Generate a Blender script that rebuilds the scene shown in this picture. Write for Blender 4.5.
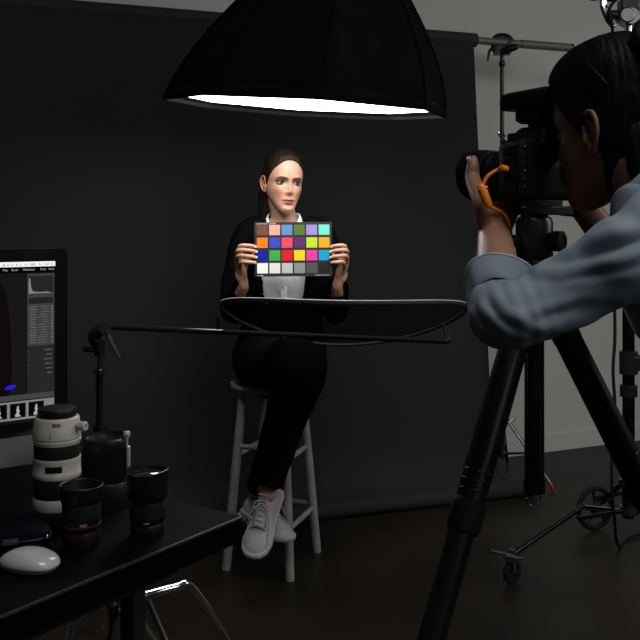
import bpy, bmesh, math, random
import numpy as np
from mathutils import Vector, Matrix, noise

random.seed(7)
for o in list(bpy.data.objects): bpy.data.objects.remove(o)
S = bpy.context.scene
COL = S.collection
PI = math.pi
R = math.radians

# ------------------------------------------------------------ camera, world, lights, exposure
EYE = 1.34; FPX = 900.0; HOR = 225.0
cam = bpy.data.cameras.new('camera'); camo = bpy.data.objects.new('view_camera', cam); COL.objects.link(camo)
camo.location = (0, 0, EYE); camo.rotation_euler = (PI/2, 0, 0)
cam.sensor_width = 36; cam.lens = 36*FPX/640; cam.shift_y = -(320-HOR)/640
cam.clip_start = .05
S.camera = camo
S.view_settings.view_transform = 'Standard'; S.view_settings.look = 'None'
S.view_settings.gamma = 1; S.view_settings.use_curve_mapping = False
S.view_settings.exposure = 0.0
w = bpy.data.worlds.new('world'); S.world = w; w.use_nodes = True
w.node_tree.nodes['Background'].inputs[0].default_value = (.90, .95, 1.0, 1)
w.node_tree.nodes['Background'].inputs[1].default_value = .016
SOFTBOX_STRENGTH = 9.0
def area(name, loc, target, size, energy, col=(1, 1, 1)):
    l = bpy.data.lights.new(name, 'AREA'); l.shape = 'RECTANGLE'; l.size, l.size_y = size
    l.energy = energy; l.color = col
    o = bpy.data.objects.new(name, l); COL.objects.link(o); o.location = loc
    o.rotation_euler = (Vector(target)-Vector(loc)).to_track_quat('-Z', 'Y').to_euler()
    return o
area('daylight_window', (4.4, 2.0, 2.9), (1.2, 4.9, 1.3), (1.4, 1.4), 40, (1.0, .985, .95))
area('overhead_fill', (.75, .45, 3.3), (.2, 1.0, 0), (1.4, 1.0), 27, (.97, .985, 1.0))  # added overhead fill lamp, brightens upper surfaces in the foreground
area('rear_fill', (2.7, -.9, 2.6), (.2, 2.6, 1.0), (2.0, 1.4), 15, (.97, .985, 1.0))  # added fill lamp, unseen, behind the camera to the right

# ------------------------------------------------------------ helpers
def P(px, py, d):
    return Vector(((px-320)/FPX*d, d, EYE-(py-HOR)/FPX*d))
def V(*a): return Vector(a)

def catmull(pts, k):
    pts = [np.array(p, float) for p in pts]
    if k <= 1 or len(pts) < 3: return pts
    out = []
    n = len(pts)
    for i in range(n-1):
        p0 = pts[max(i-1, 0)]; p1 = pts[i]; p2 = pts[i+1]; p3 = pts[min(i+2, n-1)]
        for j in range(k):
            t = j/k
            out.append(.5*((2*p1)+(-p0+p2)*t+(2*p0-5*p1+4*p2-p3)*t*t+(-p0+3*p1-3*p2+p3)*t**3))
    out.append(pts[-1]); return out

class MB:
    def __init__(s): s.v = []; s.f = []
    def add(s, vs, fs):
        b = len(s.v); s.v += [Vector(v) for v in vs]; s.f += [tuple(b+i for i in f) for f in fs]; return s
    def box(s, c, size, M=None):
        hx, hy, hz = [q/2 for q in size]; c = Vector(c)
        vs = [Vector((x*hx, y*hy, z*hz))+c for x in (-1, 1) for y in (-1, 1) for z in (-1, 1)]
        if M: vs = [M @ v for v in vs]
        return s.add(vs, [(0, 1, 3, 2), (4, 6, 7, 5), (0, 4, 5, 1), (2, 3, 7, 6), (0, 2, 6, 4), (1, 5, 7, 3)])
    def rings(s, rs, closed=False, cap=True):
        n = len(rs[0]); b = len(s.v)
        for r in rs: s.v += [Vector(p) for p in r]
        m = len(rs)
        for i in range(m-1 if not closed else m):
            i2 = (i+1) % m
            for j in range(n):
                j2 = (j+1) % n
                s.f.append((b+i*n+j, b+i*n+j2, b+i2*n+j2, b+i2*n+j))
        if cap and not closed:
            s.f.append(tuple(b+j for j in range(n))[::-1]); s.f.append(tuple(b+(m-1)*n+j for j in range(n)))
        return s
    def tube(s, pts, r, n=12, k=1, rnd=False, ry=None, ref=None, closed=False):
        """tube along pts; r (and ry) scalar or list; rnd = rounded ends; ref = direction of the r axis"""
        m = len(pts)
        rl = [r]*m if not hasattr(r, '__len__') else list(r)
        yl = rl if ry is None else ([ry]*m if not hasattr(ry, '__len__') else list(ry))
        data = [list(p)+[a, b] for p, a, b in zip(pts, rl, yl)]
        if closed: k_data = [np.array(d, float) for d in data]
        else: k_data = catmull(data, k)
        P_ = [Vector(d[:3]) for d in k_data]; A = [d[3] for d in k_data]; B = [d[4] for d in k_data]
        m = len(P_); T = []
        for i in range(m):
            if closed: t = P_[(i+1) % m]-P_[i-1]
            else: t = P_[min(i+1, m-1)]-P_[max(i-1, 0)]
            T.append(t.normalized() if t.length > 1e-9 else Vector((0, 0, 1)))
        if ref is None:
            u = T[0].orthogonal().normalized()
        else: u = Vector(ref)
        rs = []; U = []
        for i in range(m):
            if ref is not None: u = Vector(ref)
            u = (u-T[i]*u.dot(T[i])); u.normalize(); U.append(u.copy())
        def ring(c, t, u, a, b):
            w_ = t.cross(u)
            return [c+u*(a*math.cos(2*PI*j/n))+w_*(b*math.sin(2*PI*j/n)) for j in range(n)]
        if rnd and not closed:
            for q in (80, 60, 40, 20):
                a = R(q); h = min(A[0], B[0])
                rs.append(ring(P_[0]-T[0]*h*math.sin(a), T[0], U[0], A[0]*math.cos(a), B[0]*math.cos(a)))
        for i in range(m): rs.append(ring(P_[i], T[i], U[i], A[i], B[i]))
        if rnd and not closed:
            for q in (20, 40, 60, 80):
                a = R(q); h = min(A[-1], B[-1])
                rs.append(ring(P_[-1]+T[-1]*h*math.sin(a), T[-1], U[-1], A[-1]*math.cos(a), B[-1]*math.cos(a)))
        return s.rings(rs, closed=closed)
    def cyl(s, a, b, r, r2=None, n=24):
        return s.tube([a, b], [r, r if r2 is None else r2], n=n)
    def lathe(s, prof, M=None, n=32, cap=True):
        M = M or Matrix()
        rs = [[M @ Vector((max(r, 1e-5)*math.cos(2*PI*j/n), max(r, 1e-5)*math.sin(2*PI*j/n), z)) for j in range(n)] for r, z in prof]
        return s.rings(rs, cap=cap)
    def ell(s, c, rad, M=None, n=20, m=12):
        c = Vector(c); rs = []
        for i in range(m+1):
            a = -PI/2+PI*(i+.02)/(m+.04)
            rs.append([Vector((rad[0]*math.cos(a)*math.cos(2*PI*j/n), rad[1]*math.cos(a)*math.sin(2*PI*j/n), rad[2]*math.sin(a))) for j in range(n)])
        rs = [[(M @ p if M else p)+c for p in r] for r in rs]
        return s.rings(rs)
    def prism(s, poly, h, M=None):
        """poly (x,y) extruded to z=h"""
        n = len(poly); M = M or Matrix()
        vs = [M @ Vector((x, y, 0)) for x, y in poly]+[M @ Vector((x, y, h)) for x, y in poly]
        return s.add(vs, [tuple(range(n))[::-1], tuple(range(n, 2*n))]+[(i, (i+1) % n, n+(i+1) % n, n+i) for i in range(n)])
    def build(s, name, mat, parent=None, smooth=35, bevel=0, loc=None, seg=2, recalc=True):
        me = bpy.data.meshes.new(name)
        off = root_loc(parent) if parent else Vector(loc or (0, 0, 0))
        me.from_pydata([v-off for v in s.v], [], s.f)
        if recalc:
            bm = bmesh.new(); bm.from_mesh(me); bmesh.ops.recalc_face_normals(bm, faces=bm.faces); bm.to_mesh(me); bm.free()
        if smooth:
            for p in me.polygons: p.use_smooth = True
            if smooth < 180: me.set_sharp_from_angle(angle=R(smooth))
        if mat: me.materials.append(mat)
        o = bpy.data.objects.new(name, me); COL.objects.link(o)
        if parent: o.parent = parent
        else: o.location = off
        if bevel:
            b = o.modifiers.new('bevel', 'BEVEL'); b.width = bevel; b.segments = seg; b.limit_method = 'ANGLE'; b.angle_limit = R(40)
        return o

def root_loc(o):
    while o.parent: o = o.parent
    return Vector(o.location)
def tag(o, label=None, cat=None, group=None, kind=None):
    if label: o['label'] = label
    if cat: o['category'] = cat
    if group: o['group'] = group
    if kind: o['kind'] = kind
    return o
def thing(name, label, cat, loc, group=None):
    o = bpy.data.objects.new(name, None); COL.objects.link(o); o.location = loc; o.empty_display_size = .1
    return tag(o, label, cat, group)
def frame(o, x, y, z):
    M = Matrix.Identity(4)
    for i, a in enumerate((x, y, z)):
        for r in range(3): M[r][i] = a[r]
    for r in range(3): M[r][3] = o[r]
    return M
def zframe(o, z, x=None):
    z = Vector(z).normalized()
    x = Vector(x) if x is not None else z.orthogonal()
    x = (x-z*x.dot(z)).normalized(); return frame(Vector(o), x, z.cross(x), z)

def mat(name, col, rough=.5, metal=0, var=0., scale=40., bump=0., bscale=None, spec=.5, emit=None, estr=1., coat=0., stretch=None, col2=None, sheen=0.):
    m = bpy.data.materials.new(name); m.use_nodes = True
    nt = m.node_tree; b = nt.nodes['Principled BSDF']
    b.inputs['Base Color'].default_value = (*col, 1); b.inputs['Roughness'].default_value = rough
    b.inputs['Metallic'].default_value = metal; b.inputs['Specular IOR Level'].default_value = spec
    b.inputs['Coat Weight'].default_value = coat
    b.inputs['Sheen Weight'].default_value = sheen
    if emit:
        b.inputs['Emission Color'].default_value = (*emit, 1); b.inputs['Emission Strength'].default_value = estr
    if var or bump or col2:
        tc = nt.nodes.new('ShaderNodeTexCoord'); mp = nt.nodes.new('ShaderNodeMapping'); nt.links.new(tc.outputs['Object'], mp.inputs[0])
        if stretch: mp.inputs['Scale'].default_value = stretch
    if var or col2:
        nz = nt.nodes.new('ShaderNodeTexNoise'); nz.inputs['Scale'].default_value = scale; nz.inputs['Detail'].default_value = 4
        nt.links.new(mp.outputs[0], nz.inputs[0])
        rp = nt.nodes.new('ShaderNodeValToRGB')
        lo = [max(0, c*(1-var)) for c in col]; hi = list(col2) if col2 else [min(1, c*(1+var)) for c in col]
        rp.color_ramp.elements[0].color = (*lo, 1); rp.color_ramp.elements[1].color = (*hi, 1)
        rp.color_ramp.elements[0].position = .3; rp.color_ramp.elements[1].position = .7
        nt.links.new(nz.outputs['Fac'], rp.inputs[0]); nt.links.new(rp.outputs[0], b.inputs['Base Color'])
    if bump:
        nb = nt.nodes.new('ShaderNodeTexNoise'); nb.inputs['Scale'].default_value = bscale or scale; nb.inputs['Detail'].default_value = 3
        nt.links.new(mp.outputs[0], nb.inputs[0])
        bp = nt.nodes.new('ShaderNodeBump'); bp.inputs['Strength'].default_value = bump; bp.inputs['Distance'].default_value = .01
        nt.links.new(nb.outputs['Fac'], bp.inputs['Height']); nt.links.new(bp.outputs[0], b.inputs['Normal'])
    return m

def skin_mat(name, attr='tint', rough=.45):
    m = bpy.data.materials.new(name); m.use_nodes = True; nt = m.node_tree; b = nt.nodes['Principled BSDF']
    at = nt.nodes.new('ShaderNodeAttribute'); at.attribute_name = attr
    nz = nt.nodes.new('ShaderNodeTexNoise'); nz.inputs['Scale'].default_value = 60
    mx = nt.nodes.new('ShaderNodeMix'); mx.data_type = 'RGBA'; mx.blend_type = 'MULTIPLY'
    rp = nt.nodes.new('ShaderNodeValToRGB'); rp.color_ramp.elements[0].color = (.93, .9, .9, 1); rp.color_ramp.elements[1].color = (1, 1, 1, 1)
    nt.links.new(nz.outputs['Fac'], rp.inputs[0]); mx.inputs[0].default_value = 1
    nt.links.new(at.outputs['Color'], mx.inputs[6]); nt.links.new(rp.outputs[0], mx.inputs[7]); nt.links.new(mx.outputs[2], b.inputs['Base Color'])
    b.inputs['Roughness'].default_value = rough; b.inputs['Specular IOR Level'].default_value = .35
    b.inputs['Subsurface Weight'].default_value = .08; b.inputs['Subsurface Radius'].default_value = (.01, .004, .002); b.inputs['Subsurface Scale'].default_value = .5
    return m

def emis(name, col, strength=1.):
    m = bpy.data.materials.new(name); m.use_nodes = True; nt = m.node_tree
    e = nt.nodes.new('ShaderNodeEmission'); e.inputs[0].default_value = (*col, 1); e.inputs[1].default_value = strength
    nt.links.new(e.outputs[0], nt.nodes['Material Output'].inputs[0]); nt.nodes.remove(nt.nodes['Principled BSDF'])
    return m

M_ = {}
M_['black_metal'] = mat('black_metal', (.012, .012, .013), .35, var=.2, scale=20)
M_['black_plastic'] = mat('black_plastic', (.006, .006, .0065), .38, spec=.4, bump=.08, scale=300)
M_['tripod_black'] = mat('tripod_black', (.006, .006, .0065), .34, var=.2, scale=30, spec=.35)
M_['gloss_black'] = mat('gloss_black', (.008, .008, .009), .12, coat=.4, var=.1)
M_['rubber'] = mat('rubber', (.006, .006, .006), .75, bump=.15, scale=160, spec=.25)
M_['chrome'] = mat('chrome', (.62, .62, .63), .16, 1., var=.06, scale=30)
M_['dull_chrome'] = mat('dull_chrome', (.20, .20, .205), .28, 1., var=.15, scale=30)
M_['aluminium'] = mat('aluminium', (.42, .42, .41), .42, .8, var=.06, scale=25)
M_['bar'] = mat('grey_painted_bar', (.15, .147, .138), .55, .2, var=.08, scale=25)
M_['steel'] = mat('brushed_steel', (.55, .55, .54), .38, .5, var=.05)
M_['dark_chrome'] = mat('dark_chrome', (.085, .085, .088), .2, 1., var=.15, scale=30)
M_['paper'] = mat('backdrop_paper', (.0255, .0255, .0265), .85, var=.10, scale=1.3, bump=.02, bscale=120, spec=.2)
M_['black_cloth'] = mat('black_cloth', (.0032, .0032, .0034), .85, var=.2, scale=15, bump=.1, bscale=200, spec=.06)
M_['camera_black'] = mat('camera_black', (.004, .004, .0043), .55, bump=.1, scale=400, spec=.16)
M_['glass'] = mat('lens_glass', (.010, .012, .018), .05, spec=.8, coat=.6, var=.2)
M_['white_lens'] = mat('white_lens_paint', (.50, .47, .42), .45, var=.08, scale=60, bump=.05, bscale=300)
M_['white_gloss'] = mat('white_gloss', (.62, .62, .62), .18, coat=.5, var=.02)
M_['stool_paint'] = mat('worn_white_paint', (.31, .305, .29), .55, var=.16, scale=14, bump=.15, bscale=40)
M_['white_cotton'] = mat('white_cotton', (.90, .90, .92), .8, var=.05, scale=20, bump=.25, bscale=35)
M_['suit'] = mat('black_wool', (.0020, .0020, .0023), .9, var=.25, scale=40, bump=.1, bscale=200, spec=.05)
M_['sneaker'] = mat('white_leather', (.45, .45, .45), .5, var=.07, scale=25, bump=.12, bscale=60)
M_['sole'] = mat('white_rubber', (.44, .44, .45), .6, var=.06, scale=30)
M_['lace'] = mat('lace_grey', (.40, .40, .42), .8, var=.1)
M_['orange'] = mat('orange_cable', (1.0, .26, .012), .4, var=.06, emit=None)
M_['dark_red'] = mat('dark_red_ring', (.14, .006, .010), .45, var=.1)
M_['red'] = mat('red_ring', (.45, .01, .02), .4, var=.05)
M_['blue'] = mat('blue_anodised', (.01, .03, .30), .35, .3, var=.05)
M_['denim'] = mat('denim', (.19, .228, .275), .88, var=.16, scale=7, bump=.12, bscale=900, spec=.1, col2=(.27, .312, .36))
M_['denim_edge'] = mat('denim_pale', (.46, .50, .54), .85, var=.2, scale=30, bump=.3, bscale=300, spec=.15)
M_['jeans'] = mat('dark_jeans', (.014, .018, .030), .85, var=.2, scale=30, bump=.2, bscale=300)
M_['hair_brown'] = mat('hair_brown', (.011, .0055, .0038), .6, var=.5, scale=60, bump=.6, bscale=90, stretch=(1, .12, .3), spec=.18)
M_['hair_black'] = mat('hair_black', (.0022, .0020, .0020), .55, var=.5, scale=60, bump=.6, bscale=70, stretch=(1, .3, .3), spec=.12)
M_['skin'] = skin_mat('skin_fair')
M_['nail'] = mat('nail', (.80, .66, .62), .25, var=.03)
M_['table'] = mat('table_black', (.0022, .0022, .0023), .62, spec=.03, var=.2, scale=8, bump=.03, bscale=90)
M_['edge'] = mat('table_edge', (.035, .035, .036), .4, var=.1)

# ------------------------------------------------------------ the setting
def floor_mat():
    m = mat('studio_floor', (.019, .0148, .0108), .42, var=.35, scale=2.2, bump=.06, bscale=14, spec=.20)
    nt = m.node_tree; b = nt.nodes['Principled BSDF']
    src = b.inputs['Base Color'].links[0].from_socket
    vo = nt.nodes.new('ShaderNodeTexVoronoi'); vo.inputs['Scale'].default_value = 7.5
    tc = nt.nodes.new('ShaderNodeTexCoord'); nt.links.new(tc.outputs['Object'], vo.inputs['Vector'])
    lt = nt.nodes.new('ShaderNodeMath'); lt.operation = 'LESS_THAN'; lt.inputs[1].default_value = .035
    nt.links.new(vo.outputs['Distance'], lt.inputs[0])
    mx = nt.nodes.new('ShaderNodeMix'); mx.data_type = 'RGBA'; mx.inputs[7].default_value = (.10, .09, .08, 1)
    nt.links.new(lt.outputs[0], mx.inputs[0]); nt.links.new(src, mx.inputs[6]); nt.links.new(mx.outputs[2], b.inputs['Base Color'])
    return m
WM = V(1.55, 5.41, 0); WD = V(.913, .407, 0).normalized(); WN = V(.407, -.913, 0).normalized()
wallpaint = mat('wall_paint', (.56, .56, .535), .85, var=.03, scale=2.0, bump=.03, bscale=80, spec=.2)
def wall_box(a, b, z0, z1, t0, t1):
    vs = []
    for s_ in (a, b):
        for t in (t0, t1):
            for z in (z0, z1):
                p = WM+WD*s_+WN*t; vs.append(V(p.x, p.y, z))
    return vs, [(0, 1, 3, 2), (4, 6, 7, 5), (0, 4, 5, 1), (2, 3, 7, 6), (0, 2, 6, 4), (1, 5, 7, 3)]
tag(MB().box((0, 2.5, -.05), (14, 12, .1)).build('floor', floor_mat(), smooth=0), 'dark brown polished concrete studio floor with dust specks', kind='structure')
tag(MB().add(*wall_box(-6, 4.5, 0, 3.6, -.12, 0)).build('wall_back', wallpaint, smooth=0), 'plain off-white studio wall behind the backdrop', kind='structure')
tag(MB().add(*wall_box(-6, 4.5, 0, .105, 0, .014)).build('baseboard_back', wallpaint, smooth=0, bevel=.004), 'low off-white baseboard along the studio wall', kind='structure')

# ------------------------------------------------------------ backdrop paper, crossbar, stand
BD = V(.94, .342, 0).normalized(); BN = V(.342, -.94, 0).normalized(); B0 = V(-.02, 4.40, 0)
ROLLZ = 2.305
def bpt(s_, z, t=0): p = B0+BD*s_+BN*t; return V(p.x, p.y, z)
bd = thing('paper_backdrop', 'wide charcoal paper backdrop hanging from its roll on the crossbar', 'backdrop', bpt(-.6, 0))
prof = [(.034, ROLLZ)]+[(.034, ROLLZ-.1-i*(ROLLZ-.36)/14) for i in range(15)]
for q in range(1, 9):
    a = PI/2*q/8; prof.append((.034+.20*(1-math.cos(a))*.8, .03+.2*(1-math.sin(a))))
prof += [(.23, .022), (.27, .018)]
mb = MB(); NS = 60; rows = []
for t, z in prof:
    row = []
    for i in range(NS+1):
        u = i/NS; fr = 1-z/ROLLZ
        s_ = -2.6+u*(2.6+.855+.125*fr)
        wob = .006*math.sin(s_*3.1+z*.7)*min(1, fr*3)
        row.append(bpt(s_, z, t+wob))
    rows.append(row)
b = len(mb.v)
for r in rows: mb.v += r
for i in range(len(rows)-1):
    for j in range(NS): mb.f.append((i*(NS+1)+j, i*(NS+1)+j+1, (i+1)*(NS+1)+j+1, (i+1)*(NS+1)+j))
sh = mb.build('sheet', M_['paper'], bd, smooth=180)
sm = sh.modifiers.new('t', 'SOLIDIFY'); sm.thickness = .002
ro = MB().cyl(bpt(-2.6, ROLLZ), bpt(.885, ROLLZ), .036, n=32).build('paper_roll', mat('roll_paper', (.020, .020, .021), .8, var=.1, scale=3), bd)
MB().tube([bpt(-2.55, .040, .30), bpt(1.03, .040, .30)], .040, n=28, rnd=True).build('bottom_tube', M_['paper'], bd)
cb = thing('crossbar', 'grey metal crossbar pole holding up the backdrop roll', 'pole', bpt(-.6, ROLLZ))
MB().cyl(bpt(-2.9, ROLLZ), bpt(1.2, ROLLZ), .0195).build('pole', M_['bar'], cb)
MB().cyl(bpt(1.16, ROLLZ), bpt(1.47, ROLLZ), .0225).build('outer_sleeve', M_['bar'], cb)
MB().cyl(bpt(1.47, ROLLZ), bpt(1.485, ROLLZ), .0235).build('end_cap', M_['black_plastic'], cb)

bs_s = 1.045; BS = bpt(bs_s, 0, 0)
st = thing('backdrop_stand', 'thin black light stand holding the right end of the backdrop crossbar', 'stand', BS)
MB().cyl(BS+V(0, 0, .13), BS+V(0, 0, 1.15), .0145).build('lower_pole', M_['black_metal'], st)
MB().cyl(BS+V(0, 0, 1.12), BS+V(0, 0, ROLLZ-.07), .0110).build('upper_pole', M_['black_metal'], st)
c = MB().cyl(BS+V(0, 0, 1.10), BS+V(0, 0, 1.17), .021).build('collar', M_['black_plastic'], st)
MB().cyl(BS+V(.015, -.02, 1.135), BS+V(.03, -.05, 1.135), .009).build('knob', M_['black_plastic'], c)
MB().lathe([(.011, -.13), (.017, -.12), (.017, -.105), (.010, -.095), (.010, -.06), (.016, -.05), (.016, -.035)], Matrix.Translation(BS+V(0, 0, ROLLZ))).build('spigot', M_['black_metal'], st)
cl = MB().tube([BS+V(-.028, 0, ROLLZ-.04), BS+V(-.036, 0, ROLLZ+.0), BS+V(-.02, 0, ROLLZ+.022), BS+V(.02, 0, ROLLZ+.022), BS+V(.04, 0, ROLLZ+.0), BS+V(.036, 0, ROLLZ-.04)], .011, n=10, k=4, ry=.026, ref=(0, 1, 0), rnd=True)
cl.box(BS+V(0, 0, ROLLZ-.045), (.085, .05, .04)); cl.tube([BS+V(.0, -.01, ROLLZ-.05), BS+V(.065, -.03, ROLLZ-.03)], [.022, .018], rnd=True)
cl = cl.build('clamp', M_['black_plastic'], st, bevel=.003)
MB().tube([BS+V(-.045, -.02, ROLLZ-.035), BS+V(-.072, -.035, ROLLZ-.05), BS+V(-.082, -.04, ROLLZ-.10)], [.008, .008, .006], n=8, k=3, rnd=True).build('lever', M_['black_plastic'], cl)
MB().cyl(BS+V(0, 0, .27), BS+V(0, 0, .36), .021).build('leg_collar', M_['dull_chrome'], st)
MB().cyl(BS+V(0, 0, .11), BS+V(0, 0, .155), .019).build('brace_collar', M_['dull_chrome'], st)
foot0 = P(549, 489, 4.55); foot0.z = .012
a0 = math.atan2(foot0.y-BS.y, foot0.x-BS.x); rl = (foot0-BS).length
for k in range(3):
    a = a0+k*2*PI/3; d_ = V(math.cos(a), math.sin(a), 0); f_ = V(BS.x, BS.y, 0)+d_*max(rl, .3)
    top = V(BS.x, BS.y, .33)+d_*.02
    lg = MB().tube([top, f_+V(0, 0, .03)], .0085, n=12).build('leg', M_['dull_chrome'], st)
    MB().tube([f_+V(0, 0, .035)-d_*.004, f_+V(0, 0, .013)+d_*.006], [.0085, .0085], n=12, rnd=True).build('foot', M_['red'] if k == 0 else M_['rubber'], lg)
    mid = top.lerp(f_, .5)
    MB().tube([V(BS.x, BS.y, .135)+d_*.018, mid], .006, n=8).build('brace', M_['dull_chrome'], st)
MB().tube([BS+V(-.012, -.015, .30), BS+V(.03, -.03, .30), BS+V(.06, -.035, .325)], [.009, .008, .006], n=8, rnd=True).build('locking_knob', M_['dull_chrome'], st)

# ------------------------------------------------------------ softbox
SC = V(-.043, 2.90, 1.719); SR = .4565
def splane(x, y): return SC.z-.0596*(x-SC.x)+.065*(y-SC.y)
sn = V(.0596, -.065, 1).normalized()
SX = (V(1, 0, 0)-sn*sn.x).normalized(); SY = sn.cross(SX)
SM = frame(SC, SX, SY, sn)
sb = thing('softbox', 'large black octagonal softbox overhead with glowing white diffuser', 'softbox', SC)
ang = [R(175-45*k) for k in range(8)]
def scorner(th, r, h): return SM @ V(r*math.cos(th)+.055*max(0, h)/.36, -r*math.sin(th), h)
sprof = [(0, 1), (.06, .963), (.12, .912), (.18, .842), (.24, .762), (.30, .670), (.36, .570), (.44, .440), (.52, .310), (.60, .19)]
for k in range(8):
    t0, t1 = ang[k], ang[(k+1) % 8]
    if t1 > t0: t1 -= 2*PI
    mb = MB(); NW = 8
    for h, rr in sprof:
        for i in range(NW+1):
            u = i/NW; a_ = scorner(t0, SR*rr, h); b_ = scorner(t1, SR*rr, h)
            p = a_.lerp(b_, u); sag = .018*math.sin(PI*u)*math.sin(PI*min(1, h/.6))
            mid = SM @ V(.055*h/.36, 0, h); p += (mid-p).normalized()*sag
            mb.v.append(p)
    for i in range(len(sprof)-1):
        for j in range(NW): mb.f.append((i*(NW+1)+j, i*(NW+1)+j+1, (i+1)*(NW+1)+j+1, (i+1)*(NW+1)+j))
    o = mb.build('fabric_panel', M_['black_cloth'], sb, smooth=60); q = o.modifiers.new('t', 'SOLIDIFY'); q.thickness = .003; q.offset = -1
    MB().tube([scorner(t0, SR*rr*1.0, h) for h, rr in sprof], .005, n=8).build('rib', M_['black_cloth'], sb)
    # lip hanging below the diffuser, outside and inside face
    mb = MB()
    e = [scorner(t0, SR*1.004, .012), scorner(t1, SR*1.004, .012), scorner(t1, SR*1.004, -.006), scorner(t0, SR*1.004, -.006)]
    i_ = [scorner(t0, SR*.988, .022), scorner(t1, SR*.988, .022), scorner(t1, SR*.988, -.006), scorner(t0, SR*.988, -.006)]
    mb.add(e+i_, [(0, 1, 2, 3), (4, 7, 6, 5), (3, 2, 6, 7), (0, 4, 5, 1), (0, 3, 7, 4), (1, 5, 6, 2)])
    mb.build('lip', M_['black_cloth'], sb, smooth=0)
mb = MB(); mb.v = [scorner(t, SR*.985, .017) for t in ang]+[scorner(t, SR*.985, .020) for t in ang]
mb.f = [tuple(range(8)), tuple(range(15, 7, -1))]+[(i, (i+1) % 8, 8+(i+1) % 8, 8+i) for i in range(8)]
mb.build('diffuser', emis('softbox_diffuser', (1.0, .965, .93), SOFTBOX_STRENGTH), sb, smooth=0)
MB().lathe([(.03, .59), (.10, .59), (.105, .60), (.105, .625), (.08, .63), (.03, .63)], SM @ Matrix.Translation((.092, 0, 0)), n=32).build('speed_ring', M_['black_metal'], sb)
MB().lathe([(.0, .60), (.062, .60), (.066, .62), (.066, .84), (.06, .86), (0, .862)], SM @ Matrix.Translation((.092, 0, 0)), n=32).build('flash_head', M_['black_plastic'], sb)
MB().tube([SM @ V(.10, 0, .72), SM @ V(.19, .04, .74), SM @ V(.205, .05, .80)], .014, n=10).build('bracket', M_['black_metal'], sb)

# ------------------------------------------------------------ wheeled boom stand
BP = P(628.5, 400, 3.6); BP.z = 0
bo = thing('boom_stand', 'heavy chrome wheeled boom stand behind the photographer', 'stand', BP)
MB().cyl(BP+V(0, 0, .17), BP+V(0, 0, 1.30), .0240).build('lower_pole', M_['dark_chrome'], bo)
MB().cyl(BP+V(0, 0, 1.28), BP+V(0, 0, 2.24), .0165).build('upper_pole', M_['chrome'], bo)
MB().cyl(BP+V(0, 0, 1.25), BP+V(0, 0, 1.34), .032).build('pole_collar', M_['black_metal'], bo)
MB().cyl(BP+V(0, 0, .745), BP+V(0, 0, .835), .036).build('crank_collar', M_['black_metal'], bo)
cr = MB().box(BP+V(.05, -.01, .79), (.08, .05, .06)).build('crank_box', M_['black_metal'], bo, bevel=.006)
MB().cyl(BP+V(.0, 0, .655), BP+V(0, 0, .70), .034).build('collar', M_['black_metal'], bo)
for z in (.20, .31):
    MB().cyl(BP+V(0, 0, z-.014), BP+V(0, 0, z+.014), .038).build('hub', M_['dull_chrome'], bo)
def caster(parent, pos, r, wdir, fork=True):
    """small wheel touching the floor at pos"""
    c = V(pos.x, pos.y, r); wd = Vector(wdir).normalized()
    Mw = zframe(c, wd)
    wl = MB().lathe([(r*.55, -.010), (r*.9, -.011), (r, -.006), (r, .006), (r*.9, .011), (r*.55, .010)], Mw, n=28).build('wheel', M_['rubber'], parent)
    MB().lathe([(0, -.0125), (r*.22, -.0125), (r*.55, -.0085), (r*.56, .0085), (r*.22, .0125), (0, .0125)], Mw, n=24).build('wheel_hub', M_['dark_chrome'], wl)
    return wl
cA = P(512, 583, 3.37); cA.z = 0
cB = P(595, 530, 3.95); cB.z = 0
cC = V(1.80, 3.42, 0)
# leg to the near caster
def bleg(foot, zf, z0, r=.012):
    dr = V(foot.x-BP.x, foot.y-BP.y, 0).normalized()
    return MB().tube([BP+dr*.03+V(0, 0, z0), V(foot.x, foot.y, zf)], r, n=12)
lA = MB().tube([V(cA.x, cA.y, .105), P(583, 506, 3.66), V(BP.x, BP.y, .20)], .011, n=12).build('leg', M_['dark_chrome'], bo)
wA = caster(bo, cA, .042, (.55, -.83, 0))
fk = MB().box(cA+V(0, 0, .092), (.05, .05, .012)); fk.cyl(cA+V(0, 0, .09), cA+V(0, 0, .125), .012)
for s_ in (-1, 1):
    o_ = V(.55, -.83, 0)*(.017*s_); fk.tube([cA+o_+V(0, 0, .095), cA+o_+V(.0, 0, .04)], .012, ry=.003, ref=(.83, .55, 0), n=8)
fk.build('caster_fork', M_['dull_chrome'], bo)
MB().tube([cA+V(-.075, .01, .118), cA+V(-.02, 0, .108), cA+V(.03, -.02, .10)], [.010, .008, .007], n=8, rnd=True).build('brake_pedal', M_['dull_chrome'], bo)
lB = bleg(cB, .10, .31).build('leg', M_['dark_chrome'], bo)
big = V(cB.x, cB.y, .098); wdir = V(.35, -.94, 0).normalized(); Mw = zframe(big, wdir)
wb = MB(); wb.tube([Mw @ V(.086*math.cos(a), .086*math.sin(a), 0) for a in [2*PI*i/36 for i in range(36)]], .0115, n=10, closed=True)
wb = wb.build('wheel', M_['rubber'], bo)
hb = MB().lathe([(0, -.02), (.02, -.02), (.024, -.01), (.024, .01), (.02, .02), (0, .02)], Mw, n=20)
for k in range(5):
    a = 2*PI*k/5+.3; hb.tube([Mw @ V(.018*math.cos(a), .018*math.sin(a), 0), Mw @ V(.082*math.cos(a), .082*math.sin(a), 0)], .007, n=8)
hb.build('wheel_hub', M_['black_metal'], wb)
MB().tube([big+wdir*.03+V(-.06, 0, .01), big+wdir*.05+V(.03, 0, .005), V(BP.x, BP.y, .20)], .010, n=10).build('axle_bar', M_['dull_chrome'], bo)
MB().tube([big+wdir*.035+V(-.02, 0, .05), big+wdir*.06+V(.06, -.08, .11), BP+V(0, .02, .22)], [.011, .010, .010], n=10).build('brace', M_['dull_chrome'], bo)
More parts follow.
